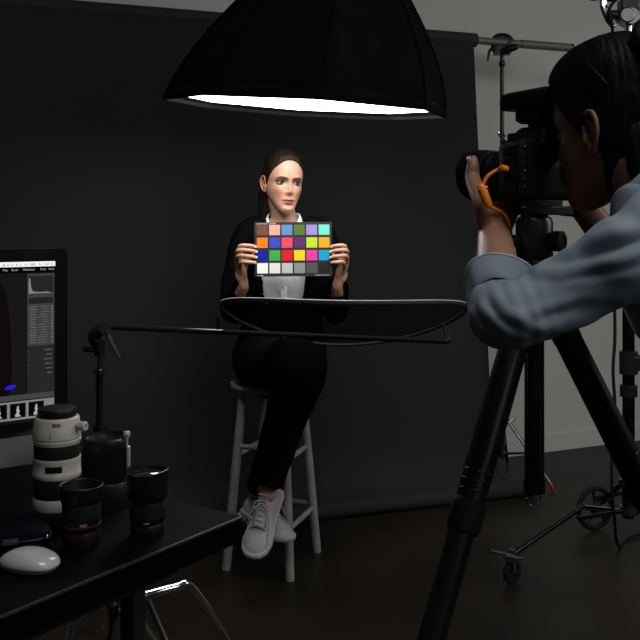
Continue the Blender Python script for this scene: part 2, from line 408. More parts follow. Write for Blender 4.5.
lC = bleg(cC, .105, .30).build('leg', M_['dark_chrome'], bo); caster(bo, cC, .042, (.2, -.95, 0))
MB().tube([BP+V(.0, 0, .20), BP.lerp(cC, .55)+V(0, 0, .19)], .010, n=10).build('brace', M_['dark_chrome'], bo)
MB().tube([BP+V(0, 0, .20), BP.lerp(cA, .45)+V(0, 0, .20)], .009, n=10).build('brace', M_['dark_chrome'], bo)
# grip heads near the top of the picture
g = BP+V(0, 0, 2.17)
gh = MB().cyl(g+V(0, -.035, 0), g+V(0, .035, 0), .036); gh.cyl(g+V(-.02, -.05, .0), g+V(-.02, .02, 0), .030)
gh = gh.build('grip_head', M_['dull_chrome'], bo, bevel=.004)
MB().box(g+V(.0, 0, .045), (.075, .06, .05)).build('grip_block', M_['black_metal'], bo, bevel=.006)
MB().tube([g+V(-.03, -.02, .0), g+V(-.075, -.03, .005)], [.022, .018], n=12, rnd=True).build('knuckle', M_['black_metal'], bo)
tk = MB().tube([g+V(-.075, -.035, .07), g+V(-.115, -.04, .055), g+V(-.095, -.045, -.015), g+V(-.078, -.05, -.045)], [.016, .015, .014, .010], n=10, k=3, rnd=True).build('locking_handle', M_['chrome'], bo)
MB().ell(g+V(-.15, -.04, .075), (.036, .022, .018)).build('handle_grip', M_['black_plastic'], tk)
bend = SM @ V(.205, .05, .79)
bdv = (bend-(g+V(0, 0, .11))).normalized()
MB().tube([g+V(0, 0, .11)-bdv*.55, bend], .016, n=14).build('boom_arm', M_['dull_chrome'], bo)
MB().cyl(g+V(0, 0, .03), g+V(0, 0, .13), .026).build('boom_pivot', M_['black_metal'], bo)
MB().tube([g+V(0, 0, .11)-bdv*.55, g+V(0, 0, .11)-bdv*.42], .06, n=20).build('counterweight', M_['black_metal'], bo)
pts = [g+V(-.04, -.03, .08), P(609, 10, 3.52), P(613, 35, 3.54), P(616, 120, 3.55), P(613, 240, 3.55), P(615, 330, 3.55), P(613, 370, 3.55), P(615, 410, 3.55), P(612, 450, 3.55), P(612, 492, 3.56), P(614, 515, 3.62), V(1.235, 3.72, .012), V(1.36, 3.86, .010), V(1.7, 3.95, .010), V(2.1, 4.05, .010)]
tag(MB().tube(pts, .0065, n=8, k=5).build('power_cable', M_['rubber'], loc=V(1.235, 3.72, 0)), 'black power cable hanging beside the chrome boom stand pole', 'cable')

# ------------------------------------------------------------ reflector and holder
RC = V(.075, 2.90, 1.012); rt = R(16.0); RR = .395
rn = V(.012, math.sin(rt), math.cos(rt)).normalized(); RM = zframe(RC, rn, (1, 0, 0))
def rbend(a): return .056*math.cos(a)**2
rf = thing('reflector_disc', 'large round black-backed reflector disc tilted in front of the seated woman', 'reflector', RC)
MB().tube([RM @ V(RR*math.cos(a), RR*math.sin(a), rbend(a)) for a in [2*PI*i/96 for i in range(96)]], .0065, n=10, closed=True).build('hoop', mat('hoop_binding', (.018, .018, .019), .55, var=.1), rf)
def net_mat():
    m = mat('reflector_net', (.012, .012, .012), .7, var=.2, scale=8, spec=.2); nt = m.node_tree
    tr = nt.nodes.new('ShaderNodeBsdfTransparent'); mx = nt.nodes.new('ShaderNodeMixShader'); mx.inputs[0].default_value = .72
    nt.links.new(tr.outputs[0], mx.inputs[1]); nt.links.new(nt.nodes['Principled BSDF'].outputs[0], mx.inputs[2]); nt.links.new(mx.outputs[0], nt.nodes['Material Output'].inputs[0])
    return m
mb = MB(); NR = 10; NA = 64
for i in range(NR+1):
    r_ = RR*i/NR+1e-4
    for j in range(NA):
        a = 2*PI*j/NA; mb.v.append(RM @ V(r_*math.cos(a), r_*math.sin(a), rbend(a)*(i/NR)**2))
for i in range(NR):
    for j in range(NA): mb.f.append((i*NA+j, i*NA+(j+1) % NA, (i+1)*NA+(j+1) % NA, (i+1)*NA+j))
mb.build('fabric', net_mat(), rf, smooth=180)
MB().tube([RM @ V((RR+.006)*math.cos(a), (RR+.006)*math.sin(a), rbend(a)+.006) for a in [PI*1.02+PI*.96*i/60 for i in range(61)]], .0020, n=6).build('rim_highlight', mat('pale_highlight', (.42, .42, .42), .5, var=.03), rf)  # pale strip on the near half only: the hoop's highlight put into colour
hs = V(-.725, 2.96, 0)
hd = thing('reflector_holder', 'black reflector holder stand with long horizontal arm under the disc', 'stand', hs)
def ht(px, py, d=2.96): return P(px, py, d)
MB().cyl(V(hs.x, hs.y, .12), ht(99.5, 373), .0125).build('lower_pole', M_['gloss_black'], hd)
MB().cyl(ht(99.5, 376), ht(99.5, 340), .0075).build('upper_rod', M_['dull_chrome'], hd)
MB().lathe([(.013, -.006), (.018, -.005), (.018, .010), (.012, .014)], Matrix.Translation(ht(99.5, 373))).build('rod_collar', M_['dull_chrome'], hd)
for a in (R(80), R(200), R(320)):
    dd = V(math.cos(a), math.sin(a), 0); b_ = V(hs.x, hs.y, 0)
    lg = MB().tube([b_+dd*.02+V(0, 0, .45), b_+dd*.38+V(0, 0, .015)], .009, n=10, rnd=True).build('leg', M_['black_metal'], hd)
    MB().tube([b_+dd*.016+V(0, 0, .15), b_+dd*.2+V(0, 0, .225)], .006, n=8).build('brace', M_['black_metal'], hd)
MB().cyl(V(hs.x, hs.y, .42), V(hs.x, hs.y, .50), .022).build('leg_collar', M_['black_plastic'], hd)
MB().cyl(V(hs.x, hs.y, .11), V(hs.x, hs.y, .17), .020).build('brace_collar', M_['black_plastic'], hd)
# column seen above the lenses has a second collar
MB().cyl(ht(100, 426), ht(100, 436), .022).build('collar', M_['black_plastic'], hd)
cp = MB().cyl(ht(99.5, 356), ht(99.5, 341), .017); cp.tube([ht(97, 344), ht(94, 336), ht(103, 328)], [.017, .022, .018], n=12, k=3, rnd=True)
cp.cyl(ht(105, 329, 2.92), ht(105, 329, 2.99), .019); cp = cp.build('swivel_clamp', M_['black_plastic'], hd)
MB().cyl(ht(107.5, 331.5, 2.915), ht(107.5, 331.5, 2.93), .0055).build('clamp_bolt', M_['chrome'], cp)
MB().tube([ht(93, 350), ht(86, 349.5)], [.008, .010], n=10, rnd=True).build('wing_knob', M_['black_plastic'], cp)
MB().tube([ht(107, 333, 2.93), ht(113, 346, 2.92), ht(119.5, 358, 2.91)], [.009, .008, .006], n=10, ry=[.006, .005, .004], rnd=True).build('lever', M_['rubber'], cp)
armL = ht(110, 327); armR = P(446, 341.5, 3.0)
MB().cyl(armL, armL.lerp(armR, .335), .0100).build('arm', M_['gloss_black'], hd)
MB().cyl(armL.lerp(armR, .32), armR, .0085).build('inner_arm', M_['rubber'], hd)
MB().tube([armR+V(0, 0, -.003), armR+V(.012, 0, .002), RM @ V(RR*math.cos(R(27)), RR*math.sin(R(27)), rbend(R(27))-.004)], .0075, n=8).build('end_bracket', M_['black_plastic'], hd)
lb = armL.lerp(armR, .33)
MB().tube([lb+V(-.004, 0, 0), lb+V(-.012, 0, .01), V(lb.x-.012, lb.y, RC.z+.03)], .006, n=8).build('edge_clip', M_['black_plastic'], hd)

# ------------------------------------------------------------ stool
FL = {'f': V(-.113, 3.39, 0), 'r': V(-.012, 3.69, 0), 'l': V(-.365, 3.50, 0)}
FL['b'] = FL['r']+FL['l']-FL['f']
SCN = (FL['r']+FL['l'])/2; SEATZ = .715
sl = thing('bar_stool', 'worn white-painted wooden bar stool under the seated woman', 'stool', V(SCN.x, SCN.y, 0))
def legp(k, z):
    f = FL[k]; t = V(SCN.x, SCN.y, 0)+(f-V(SCN.x, SCN.y, 0))*.63
    q = f.lerp(t, z/SEATZ); return V(q.x, q.y, z)
MB().lathe([(0, -.036), (.150, -.036), (.164, -.030), (.170, -.018), (.168, -.006), (.155, 0), (.12, -.004), (0, -.007)], Matrix.Translation(V(SCN.x, SCN.y, SEATZ+.006)), n=40).build('seat', M_['stool_paint'], sl)
for k in 'frlb':
    MB().tube([legp(k, 0), legp(k, .02), legp(k, .30), legp(k, SEATZ-.022)], [.0165, .0175, .0185, .0165], n=16).build('leg', M_['stool_paint'], sl)
for a, b_, z in (('f', 'l', .20), ('f', 'r', .185), ('r', 'b', .20), ('l', 'b', .185), ('f', 'l', .475), ('f', 'r', .44), ('r', 'b', .475), ('l', 'b', .44)):
    p, q = legp(a, z), legp(b_, z)
    MB().tube([p, p.lerp(q, .5), q], [.009, .0115, .009], n=12, k=3).build('rung', M_['stool_paint'], sl)

# ------------------------------------------------------------ table
TZ = .75
TC = V(-.156, 1.825, 0); TU = V(-.82, .57, 0).normalized(); TV = V(-.5, -.866, 0)
TV = V(-TU.y, TU.x, 0); TV = TV if TV.y < 0 else -TV
def tp(u, v, z): q = TC+TU*u+TV*v; return V(q.x, q.y, z)
TMx = frame(tp(0, 0, 0), TU, TV, V(0, 0, 1))
tb = thing('work_table', 'matte black work table with thick edge in the left foreground', 'table', tp(.75, .4, 0))
MB().box((.75, .4, TZ-.0035), (1.5, .8, .007), TMx).build('top', M_['table'], tb, smooth=0, bevel=.0015)
MB().box((.75, .4, TZ-.0295), (1.496, .796, .045), TMx).build('apron_board', M_['table'], tb, smooth=0, bevel=.002)
MB().box((.001, .4, TZ-.002), (.004, .8, .0042), TMx).build('edge_strip', M_['edge'], tb, smooth=0)
for u in (.07, 1.43):
    for v in (.235, .62):
        lg = MB().box((u, v, (TZ-.05)/2), (.034, .034, TZ-.05), TMx).build('leg', M_['black_metal'], tb, smooth=0, bevel=.003)
for u in (.07, 1.43):
    MB().box((u, .43, TZ-.07), (.03, .6, .035), TMx).build('cross_beam', M_['black_metal'], tb, smooth=0, bevel=.003)

# ------------------------------------------------------------ desktop computer
IE = V(.81, .58, 0).normalized(); IN = V(.58, -.81, 0).normalized()
IR = V(-.545, 1.94, 0)
def ip(s_, z, t=0): q = IR-IE*s_+IN*t; return V(q.x, q.y, z)
IM = frame(ip(0, 0), -IE, V(0, 0, 1), IN)        # local: x = leftwards from the right edge, y = up, z = towards the viewer
def rrect(x0, x1, y0, y1, r, n=6):
    pts = []
    for cx, cy, a in ((x1-r, y0+r, -90), (x1-r, y1-r, 0), (x0+r, y1-r, 90), (x0+r, y0+r, 180)):
        for i in range(n+1):
            t = R(a+90*i/n); pts.append((cx+r*math.cos(t), cy+r*math.sin(t)))
    return pts
ic = ip(.325, 0, -.10)
im = thing('desktop_computer', 'all-in-one desktop computer with black-bordered screen showing photo editing', 'computer', V(ic.x, ic.y, TZ))
back = MB(); rs = []
for z, q in ((0, 0), (-.008, 0), (-.02, .05), (-.035, .12), (-.042, .18)):
    rs.append([IM @ V(x, y, z) for x, y in rrect(0+q, .65-q, .838+q*.6, 1.29-q*.6, .014)])
back.rings(rs); back.build('aluminium_case', M_['aluminium'], im)
MB().prism(rrect(.0, .65, .838, .899, .010), .003, IM @ Matrix.Translation((0, 0, .0))).build('chin', mat('chin_aluminium', (.30, .305, .31), .4, .5, var=.03), im)
gl = MB().prism(rrect(0, .65, .899, 1.29, .012), .003, IM).build('glass_bezel', M_['gloss_black'], im)
ft = MB().box((.325, TZ+.004, -.08), (.20, .008, .19), IM); ft.tube([IM @ V(.325, TZ+.006, -.16), IM @ V(.325, .86, -.13), IM @ V(.325, 1.0, -.05)], .10, ry=.006, ref=tuple(IE), n=20)
ft.build('foot', M_['aluminium'], im)
dsp = MB().prism(rrect(.0275, .6225, .927, 1.263, .001), .0006, IM @ Matrix.Translation((0, 0, .003))).build('display', emis('display_dark', (.0075, .0075, .0085)), im)
ZL = .0037
def ui(name, x0, x1, y0, y1, col, lift=0., st=1.):
    return MB().prism([(x0, y0), (x1, y0), (x1, y1), (x0, y1)], .0003, IM @ Matrix.Translation((0, 0, ZL+lift))).build(name, emis('ui_'+name, col, st), dsp, smooth=0)
ui('menu_bar', .0275, .6225, 1.2525, 1.263, (.92, .92, .93))
ui('module_bar', .0275, .6225, 1.240, 1.2525, (.0012, .0012, .0012))
def text(name, body, size, M, m, parent, align='LEFT', ext=.0001):
    cu = bpy.data.curves.new(name, 'FONT'); cu.body = body; cu.size = size; cu.align_x = align; cu.extrude = ext
    to = bpy.data.objects.new(name, cu); COL.objects.link(to)
    me = bpy.data.meshes.new_from_object(to); bpy.data.objects.remove(to)
    mb = MB(); mb.v = [M @ v.co for v in me.vertices]; mb.f = [tuple(p.vertices) for p in me.polygons]
    return mb.build(name, m, parent, smooth=0, recalc=False)
TXT = frame(ip(0, 0), IE, V(0, 0, 1), IN)        # text frame: x to the right
white_t = emis('ui_text', (.38, .38, .38)); dark_t = emis('ui_menu_text', (.03, .03, .03))
x = -.0300
for wd in ('Web', 'Print', 'Slideshow', 'Book', 'Map', 'Develop', 'Library'):
    text('module_name', wd, .0062, TXT @ Matrix.Translation((x, 1.2445, ZL+.0006)), white_t if wd != 'Develop' else emis('ui_text_bright', (.8, .8, .8)), dsp, 'RIGHT')
    x -= len(wd)*.0030+.0085
x = -.032
for wd in ('Q', '9:41', 'Fri', '100%', '((*', 'o', '8', '<>', '#', '@'):
    text('menu_symbol', wd, .0062, TXT @ Matrix.Translation((x, 1.2550, ZL+.0006)), dark_t, dsp, 'RIGHT'); x -= len(wd)*.0030+.0045
ui('tool_panel', .0300, .0867, 1.086, 1.2375, (.050, .050, .052))
ui('preset_panel', .0300, .0867, .986, 1.086, (.020, .020, .0205))
ui('histogram', .0325, .0845, 1.196, 1.233, (.019, .019, .020), .0004)
hx = MB().prism([(.0845, 1.196), (.0325, 1.196), (.045, 1.199), (.062, 1.1985), (.076, 1.2005), (.0795, 1.212), (.081, 1.228), (.0835, 1.228), (.0845, 1.215)], .0003, IM @ Matrix.Translation((0, 0, ZL+.0008))).build('histogram_curve', emis('ui_hist', (.22, .22, .22)), dsp, smooth=0)
ui('header_strip', .0325, .0845, 1.174, 1.187, (.016, .016, .016), .0004)
rng = random.Random(3)
for i in range(15):
    y = 1.167-i*.0054
    ui('slider_row', .040+rng.random()*.006, .055+rng.random()*.012, y, y+.0012, (.13, .13, .13), .0004)
    ui('slider_label', .066+rng.random()*.004, .082, y, y+.0013, (.16, .16, .16), .0004)
    ui('slider_value', .032, .0345+rng.random()*.003, y, y+.0014, (.24, .24, .24), .0004)
for i in range(6):
    y = 1.075-i*.0098
    ui('panel_title', .0345, .045+rng.random()*.008, y, y+.0018, (.12, .12, .12), .0004); ui('panel_arrow', .0835, .0850, y, y+.0018, (.10, .10, .10), .0004)
ui('view_area', .0885, .6225, .986, 1.2375, (.0085, .0085, .0092))
# the open picture: dark figure and a blue clipping mark
sil = [(.125, .986), (.118, 1.03), (.121, 1.10), (.126, 1.17), (.132, 1.205), (.145, 1.222), (.165, 1.226), (.19, 1.20), (.20, 1.12), (.24, 1.05), (.25, .986)]
MB().prism(sil, .0003, IM @ Matrix.Translation((0, 0, ZL+.0004))).build('photo_figure', emis('ui_fig', (.0052, .0030, .0030)), dsp, smooth=0)
MB().prism([(.122+.0115*math.cos(a)+.002*math.sin(a), 1.0035+.0042*math.sin(a)-.0025*math.cos(a)) for a in [2*PI*i/16 for i in range(16)]], .0003, IM @ Matrix.Translation((0, 0, ZL+.0009))).build('clipping_mark', emis('ui_blue', (.02, .01, .75)), dsp, smooth=0)
ui('toolbar', .0300, .6225, .975, .986, (.055, .055, .057))
ui('filmstrip', .0300, .6225, .934, .9725, (.21, .21, .215))
for i in range(13):
    x0 = .052+i*.0385
    ui('thumbnail', x0, x0+.0325, .9385, .9685, (.0025, .0022, .0022), .0004)
    fig = [(x0+.010, .941), (x0+.022, .941), (x0+.0215, .946), (x0+.018, .949), (x0+.0195, .953), (x0+.0185, .958), (x0+.0175, .963), (x0+.0145, .963), (x0+.0145, .957), (x0+.0125, .951), (x0+.0145, .947)]
    MB().prism(fig, .0003, IM @ Matrix.Translation((0, 0, ZL+.0009))).build('thumbnail_figure', emis('ui_thumb', (.55, .30, .34) if i == 3 else (.40, .40, .42)), dsp, smooth=0)

# ------------------------------------------------------------ lenses and small things on the table
def standing(name, label, cat, pos):
    return thing(name, label, cat, V(pos.x, pos.y, TZ))
def lat(prof, pos, rz=0, dz=0): return MB().lathe(prof, Matrix.Translation(V(pos.x, pos.y, TZ+dz)), n=48)
# white telephoto zoom, standing on its front
p = P(57, 500, 1.78)
wl = standing('telephoto_lens', 'tall cream-white telephoto lens with black rings standing by the screen', 'lens', p)
lat([(.0, 0), (.046, 0), (.047, .003), (.047, .03), (.0445, .036), (.0, .036)], p).build('lens_hood', M_['rubber'], wl)
lat([(.0, .034), (.0455, .034), (.0465, .038), (.0465, .052), (.044, .057), (.0, .057)], p).build('front_barrel', M_['white_lens'], wl)
lat([(0, .055), (.0435, .055), (.0445, .058), (.0445, .093), (.0435, .096), (0, .096)], p).build('zoom_grip', M_['rubber'], wl)
lat([(0, .095), (.045, .095), (.0465, .099), (.0465, .105), (.0455, .107), (.0455, .126), (.0462, .129), (.0455, .134), (0, .134)], p).build('middle_barrel', M_['white_lens'], wl)
lat([(0, .133), (.0435, .133), (.0442, .136), (.0442, .158), (.0435, .161), (0, .161)], p).build('focus_ring', M_['rubber'], wl)
lat([(0, .160), (.0445, .160), (.046, .164), (.0465, .168), (.0445, .1695), (.0445, .171), (.0465, .1725), (.0465, .190), (.0445, .1955), (.0435, .2085), (.0425, .211), (.0405, .2125), (0, .2125)], p).build('rear_barrel', M_['white_lens'], wl)
lat([(0, .212), (.0365, .212), (.0375, .215), (.0375, .226), (.036, .229), (.034, .2295), (0, .2295)], p).build('rear_cap', M_['black_plastic'], wl)
kd = V(.95, -.3, 0).normalized()
kb = V(p.x, p.y, TZ+.196)
kn = MB().cyl(kb+kd*.040, kb+kd*.052, .0065).lathe([(0, .050), (.0085, .050), (.0095, .053), (.0095, .064), (.008, .066), (.0045, .066), (.004, .062), (0, .062)], zframe(kb, kd), n=20).build('collar_knob', M_['white_lens'], wl)
# scale window and label plate curved on the barrel
def plate(p, r, z0, z1, a0, a1, name, m, parent, th=.0008):
    mb = MB(); n = 10
    for i in range(n+1):
        a = R(a0+(a1-a0)*i/n)
        for rr in (r, r+th):
            for z in (z0, z1): mb.v.append(V(p.x+rr*math.cos(a), p.y+rr*math.sin(a), TZ+z))
    for i in range(n):
        b_ = i*4; mb.f += [(b_, b_+1, b_+5, b_+4), (b_+2, b_+6, b_+7, b_+3), (b_, b_+4, b_+6, b_+2), (b_+1, b_+3, b_+7, b_+5)]
    mb.f += [(0, 2, 3, 1), (n*4, n*4+1, n*4+3, n*4+2)]
    return mb.build(name, m, parent)
view = math.degrees(math.atan2(-p.y, -p.x))
plate(p, .0455, .111, .123, view-28, view+12, 'scale_window', M_['gloss_black'], wl)
plate(p, .0438, .199, .2055, view-12, view+8, 'label_plate', mat('brown_label', (.20, .14, .10), .5, var=.1), wl)
plate(p, .0466, .176, .186, view-16, view-15, 'index_mark', M_['black_plastic'], wl)
# tall black lens behind
p = P(106.5, 500, 1.90)
tl = standing('tall_black_lens', 'wide plain black lens standing behind the others with chrome collar knob', 'lens', p)
lat([(0, 0), (.050, 0), (.051, .004), (.051, .05), (.048, .055), (0, .055)], p).build('barrel', M_['black_plastic'], tl)
lat([(0, .054), (.0485, .054), (.0495, .058), (.0495, .118), (.0505, .122), (.0505, .138), (.049, .143), (.0455, .145), (.0445, .139), (.03, .134), (0, .134)], p).build('front_barrel', M_['black_plastic'], tl)
lat([(0, .1345), (.032, .1345), (.044, .1365), (.0445, .1385), (.0435, .1385), (.03, .1365), (0, .1375)], p).build('front_glass', M_['glass'], tl)
kd = V(.93, -.36, 0).normalized(); kb = V(p.x, p.y, TZ)+kd*.050
fo = MB().tube([kb+V(0, 0, .045), kb+kd*.004+V(0, 0, .08), kb+kd*.004+V(0, 0, .125)], .0045, n=8, rnd=True).build('tripod_foot', M_['steel'], tl)
MB().cyl(kb+V(0, 0, .12), kb+V(0, 0, .152), .003).lathe([(0, .149), (.0065, .149), (.0078, .152), (.0065, .158), (0, .159)], Matrix.Translation(kb), n=16).build('collar_knob', M_['steel'], tl)
# red ring lens
p = P(81.5, 520, 1.66)
rl_ = standing('red_ring_lens', 'short black lens with a thin red ring and open hood', 'lens', p)
lat([(0, 0), (.033, 0), (.034, .003), (.034, .028), (.0325, .031), (.0, .031)], p).build('mount_barrel', M_['black_plastic'], rl_)
lat([(.033, .0395), (.0353, .0398), (.0353, .0422), (.033, .0425)], p, 0).build('red_ring', M_['dark_red'], rl_)
lat([(0, .030), (.0335, .030), (.0345, .033), (.0345, .052), (0, .053)], p).build('focus_ring', M_['black_plastic'], rl_)
lat([(0, .052), (.0345, .052), (.035, .055), (.035, .08), (.034, .082), (0, .082)], p).build('zoom_ring', M_['rubber'], rl_)
lat([(0, .081), (.036, .081), (.0385, .086), (.0405, .106), (.0405, .111), (.0390, .1125), (.0375, .111), (.0355, .096), (.034, .090), (0, .089)], p).build('lens_hood', M_['black_plastic'], rl_)
lat([(0, .0895), (.026, .0895), (.033, .091), (.0335, .094), (.0325, .094), (.02, .0925), (0, .0935)], p).build('front_glass', M_['glass'], rl_)
view = math.degrees(math.atan2(-p.y, -p.x))
plate(p, .0346, .043, .048, view-5, view+16, 'name_plate', mat('silver_print', (.35, .34, .33), .35, .6, var=.1), rl_)
for k in range(8):
    a = 2*PI*k/8+.2; q = V(p.x+.0375*math.cos(a), p.y+.0375*math.sin(a), TZ+.1095)
    MB().box((0, 0, 0), (.004, .010, .003), zframe(q, (0, 0, 1), (math.cos(a), math.sin(a), 0))).build('hood_notch', M_['dull_chrome'], rl_, smooth=0)
# broad lens to the right
p = P(147.5, 520, 1.72)
bl = standing('capped_lens', 'squat black lens wearing a broad petal hood near the table edge', 'lens', p)
lat([(0, 0), (.031, 0), (.032, .003), (.032, .02), (.0305, .023), (.033, .027), (.0335, .066), (.0325, .068), (0, .068)], p).build('barrel', M_['black_plastic'], bl)
lat([(.030, .034), (.0345, .035), (.0345, .056), (.030, .057)], p).build('zoom_ring', M_['rubber'], bl)
hood = MB(); n = 48; rs = []
for r_, z in ((.020, .066), (.034, .066), (.0385, .076), (.0395, .10), (.040, .122), (.038, .1225), (.0375, .10), (.035, .085), (.010, .082)):
    rs.append([V(p.x+r_*math.cos(2*PI*j/n), p.y+r_*math.sin(2*PI*j/n), TZ+z+(.0025*math.cos(4*PI*j/n+.6) if z > .11 else 0)) for j in range(n)])
hood.rings(rs); hood.build('petal_hood', M_['black_plastic'], bl)
lat([(0, .083), (.028, .083), (.036, .098), (.0365, .112), (.03, .117), (.02, .120), (0, .122)], p).build('front_glass', M_['glass'], bl)
view = math.degrees(math.atan2(-p.y, -p.x))
plate(p, .0335, .0285, .0305, view-12, view+6, 'name_plate', mat('silver_print_line', (.6, .6, .6), .35, .6, var=.1), bl)
# mouse: flat oval shell with a lower rim
p = P(29, 567, 1.55)
ms = standing('computer_mouse', 'glossy white oval computer mouse on the black table', 'mouse', p)
Mm = frame(V(p.x, p.y, TZ), V(.97, -.24, 0).normalized(), V(.24, .97, 0).normalized(), V(0, 0, 1))
def mouse_rings(prof):
    rs = []
    for sc, z in prof:
        row = []
        for j in range(40):
            a = 2*PI*j/40; ca, sa = math.cos(a), math.sin(a)
            x = .0545*sc*math.copysign(abs(ca)**.84, ca); y = .0345*sc*math.copysign(abs(sa)**.84, sa)
            y *= (1+.10*x/.055); row.append(Mm @ V(x, y, z-.0055*(x/.055)**2*(z/.024)))
        rs.append(row)
    return rs
MB().rings(mouse_rings([(.86, .0), (.93, .0015), (.95, .005), (.95, .006), (.5, .006)])).build('base', M_['aluminium'], ms)
MB().rings(mouse_rings([(.93, .0055), (.985, .008), (1, .0105), (.985, .0155), (.93, .0205), (.82, .0255), (.64, .0295), (.42, .0322), (.2, .0335), (.02, .0338)])).build('shell', M_['white_gloss'], ms, smooth=180)
# navy pouch behind the mouse
p = P(13, 540, 1.66)
po = standing('camera_pouch', 'small dark navy zipped pouch behind the white mouse', 'pouch', p)
navy = mat('navy_nylon', (.0022, .0034, .009), .8, spec=.08, var=.2, scale=30, bump=.15, bscale=250)
Mp = frame(V(p.x, p.y, TZ), V(.94, .34, 0), V(-.34, .94, 0), V(0, 0, 1))
rs = []
for sc, z in ((.80, .0), (.93, .002), (1, .009), (1, .020), (.95, .029), (.84, .034), (.6, .037), (.1, .038)):
    row = []
    for j in range(36):
        a = 2*PI*j/36; ca, sa = math.cos(a), math.sin(a)
        row.append(Mp @ V(.066*sc*math.copysign(abs(ca)**.55, ca), .042*sc*math.copysign(abs(sa)**.55, sa), z+.0015*math.sin(3*a)*(z > .03)))
    rs.append(row)
MB().rings(rs).build('body', navy, po, smooth=180)
MB().tube([Mp @ V(.0668*math.copysign(abs(math.cos(a))**.55, math.cos(a)), .0428*math.copysign(abs(math.sin(a))**.55, math.sin(a)), .018) for a in [2*PI*i/40 for i in range(40)]], .0016, n=6, closed=True).build('zipper', M_['black_metal'], po)
MB().ell(Mp @ V(.058, -.036, .017), (.004, .003, .007)).build('zip_pull', M_['chrome'], po)
MB().box((-.005, -.0425, .020), (.026, .002, .010), Mp).build('label_patch', mat('grey_patch', (.06, .07, .09), .5, var=.2), po)

# ------------------------------------------------------------ chrome stool and clamp below the table
q0 = P(150, 595, 2.02)
cs = thing('chrome_stool', 'bent chrome tube frame of a low seat tucked under the table', 'stool', V(-.42, 2.1, 0))
A1 = P(140, 597, 1.98); A2 = P(176, 587.5, 2.04); A3 = P(193, 590, 2.07); A4 = P(238, 655, 2.16)
d43 = (A4-A3).normalized(); A5 = A3+d43*((A3.z-.02)/-d43.z)
back_off = V(-.28, .20, 0)
MB().tube([A1+V(-.10, -.02, -.01), A1, A2, A3, A4, A5], .0105, n=12, k=5).build('tube_frame', M_['chrome'], cs)
MB().tube([A1+V(-.10, -.02, -.01)+back_off, A1+back_off, A2+back_off, A3+back_off, A4+back_off, A5+back_off], .0105, n=12, k=5).build('tube_frame', M_['chrome'], cs)
MB().tube([A5, A5+back_off], .0105, n=12).build('floor_bar', M_['chrome'], cs)
l2 = [A1+V(-.10, -.02, -.01), A1+V(-.14, -.03, -.04), A1+V(-.22, -.06, -.5)]; l2[-1].z = .012
for off in (V(0, 0, 0), back_off): MB().tube([q+off for q in l2], .0105, n=12).build('leg', M_['chrome'], cs)
mid = (A1+A2)/2+back_off/2
MB().box((0, 0, 0), (.22, .26, .045), zframe(mid+V(-.06, -.02, .015), (0, 0, 1), (A2-A1))).build('seat_pad', M_['rubber'], cs, bevel=.012)
kp = P(114, 612, 1.72)
ck = thing('chrome_clamp', 'small chrome clamp with round knob hanging below the table edge', 'clamp', V(kp.x, kp.y, TZ-.06))
MB().tube([V(kp.x-.01, kp.y, TZ-.066), kp+V(-.012, 0, .03), kp, kp+V(-.004, 0, -.03), kp+V(-.012, 0, -.09)], [.008, .007, .010, .006, .008], n=10, k=3, rnd=True).build('screw_rod', M_['dull_chrome'], ck)
MB().lathe([(0, -.012), (.010, -.012), (.013, -.006), (.013, .006), (.010, .012), (.004, .012), (.004, .009), (0, .009)], zframe(kp, (.2, -1, .1)), n=20).build('knob', M_['dull_chrome'], ck)
MB().tube([kp+V(-.012, 0, -.055), kp+V(.006, -.004, -.07), kp+V(-.016, 0, -.10)], [.006, .008, .006], n=8, k=3, rnd=True).build('swivel_foot', M_['dull_chrome'], ck)

# ------------------------------------------------------------ people: tools
def remesh(mb, voxel, it=6, fac=.5):
    me = bpy.data.meshes.new('tmp'); me.from_pydata([tuple(v) for v in mb.v], [], mb.f)
    bm = bmesh.new(); bm.from_mesh(me); bmesh.ops.recalc_face_normals(bm, faces=bm.faces); bm.to_mesh(me); bm.free()
    o = bpy.data.objects.new('tmp', me); COL.objects.link(o)
    m = o.modifiers.new('r', 'REMESH'); m.mode = 'VOXEL'; m.voxel_size = voxel
    if it:
        s_ = o.modifiers.new('s', 'SMOOTH'); s_.iterations = it; s_.factor = fac
    dg = bpy.context.evaluated_depsgraph_get(); dg.update()
    r = bpy.data.meshes.new_from_object(o.evaluated_get(dg))
    out = MB(); n = len(r.vertices); co = np.empty(n*3); r.vertices.foreach_get('co', co)
    out.v = [Vector(c) for c in co.reshape(-1, 3)]; out.f = [tuple(p.vertices) for p in r.polygons]
    bpy.data.objects.remove(o); bpy.data.meshes.remove(me); bpy.data.meshes.remove(r)
    return out
def keep(mb, fn):
    """drop the vertices for which fn is False, with their faces"""
    ok = [fn(v) for v in mb.v]; idx = {}; out = MB()
    for i, k in enumerate(ok):
        if k: idx[i] = len(out.v); out.v.append(mb.v[i])
    out.f = [tuple(idx[i] for i in f) for f in mb.f if all(ok[i] for i in f)]
    return out
def join(*ms):
    o = MB()
    for m in ms: o.add(m.v, m.f)
    return o
def solid(o, t, off=1):
    q = o.modifiers.new('t', 'SOLIDIFY'); q.thickness = t; q.offset = off; return o
def sstep(a, b, x): t = np.clip((x-a)/(b-a), 0, 1); return t*t*(3-2*t)

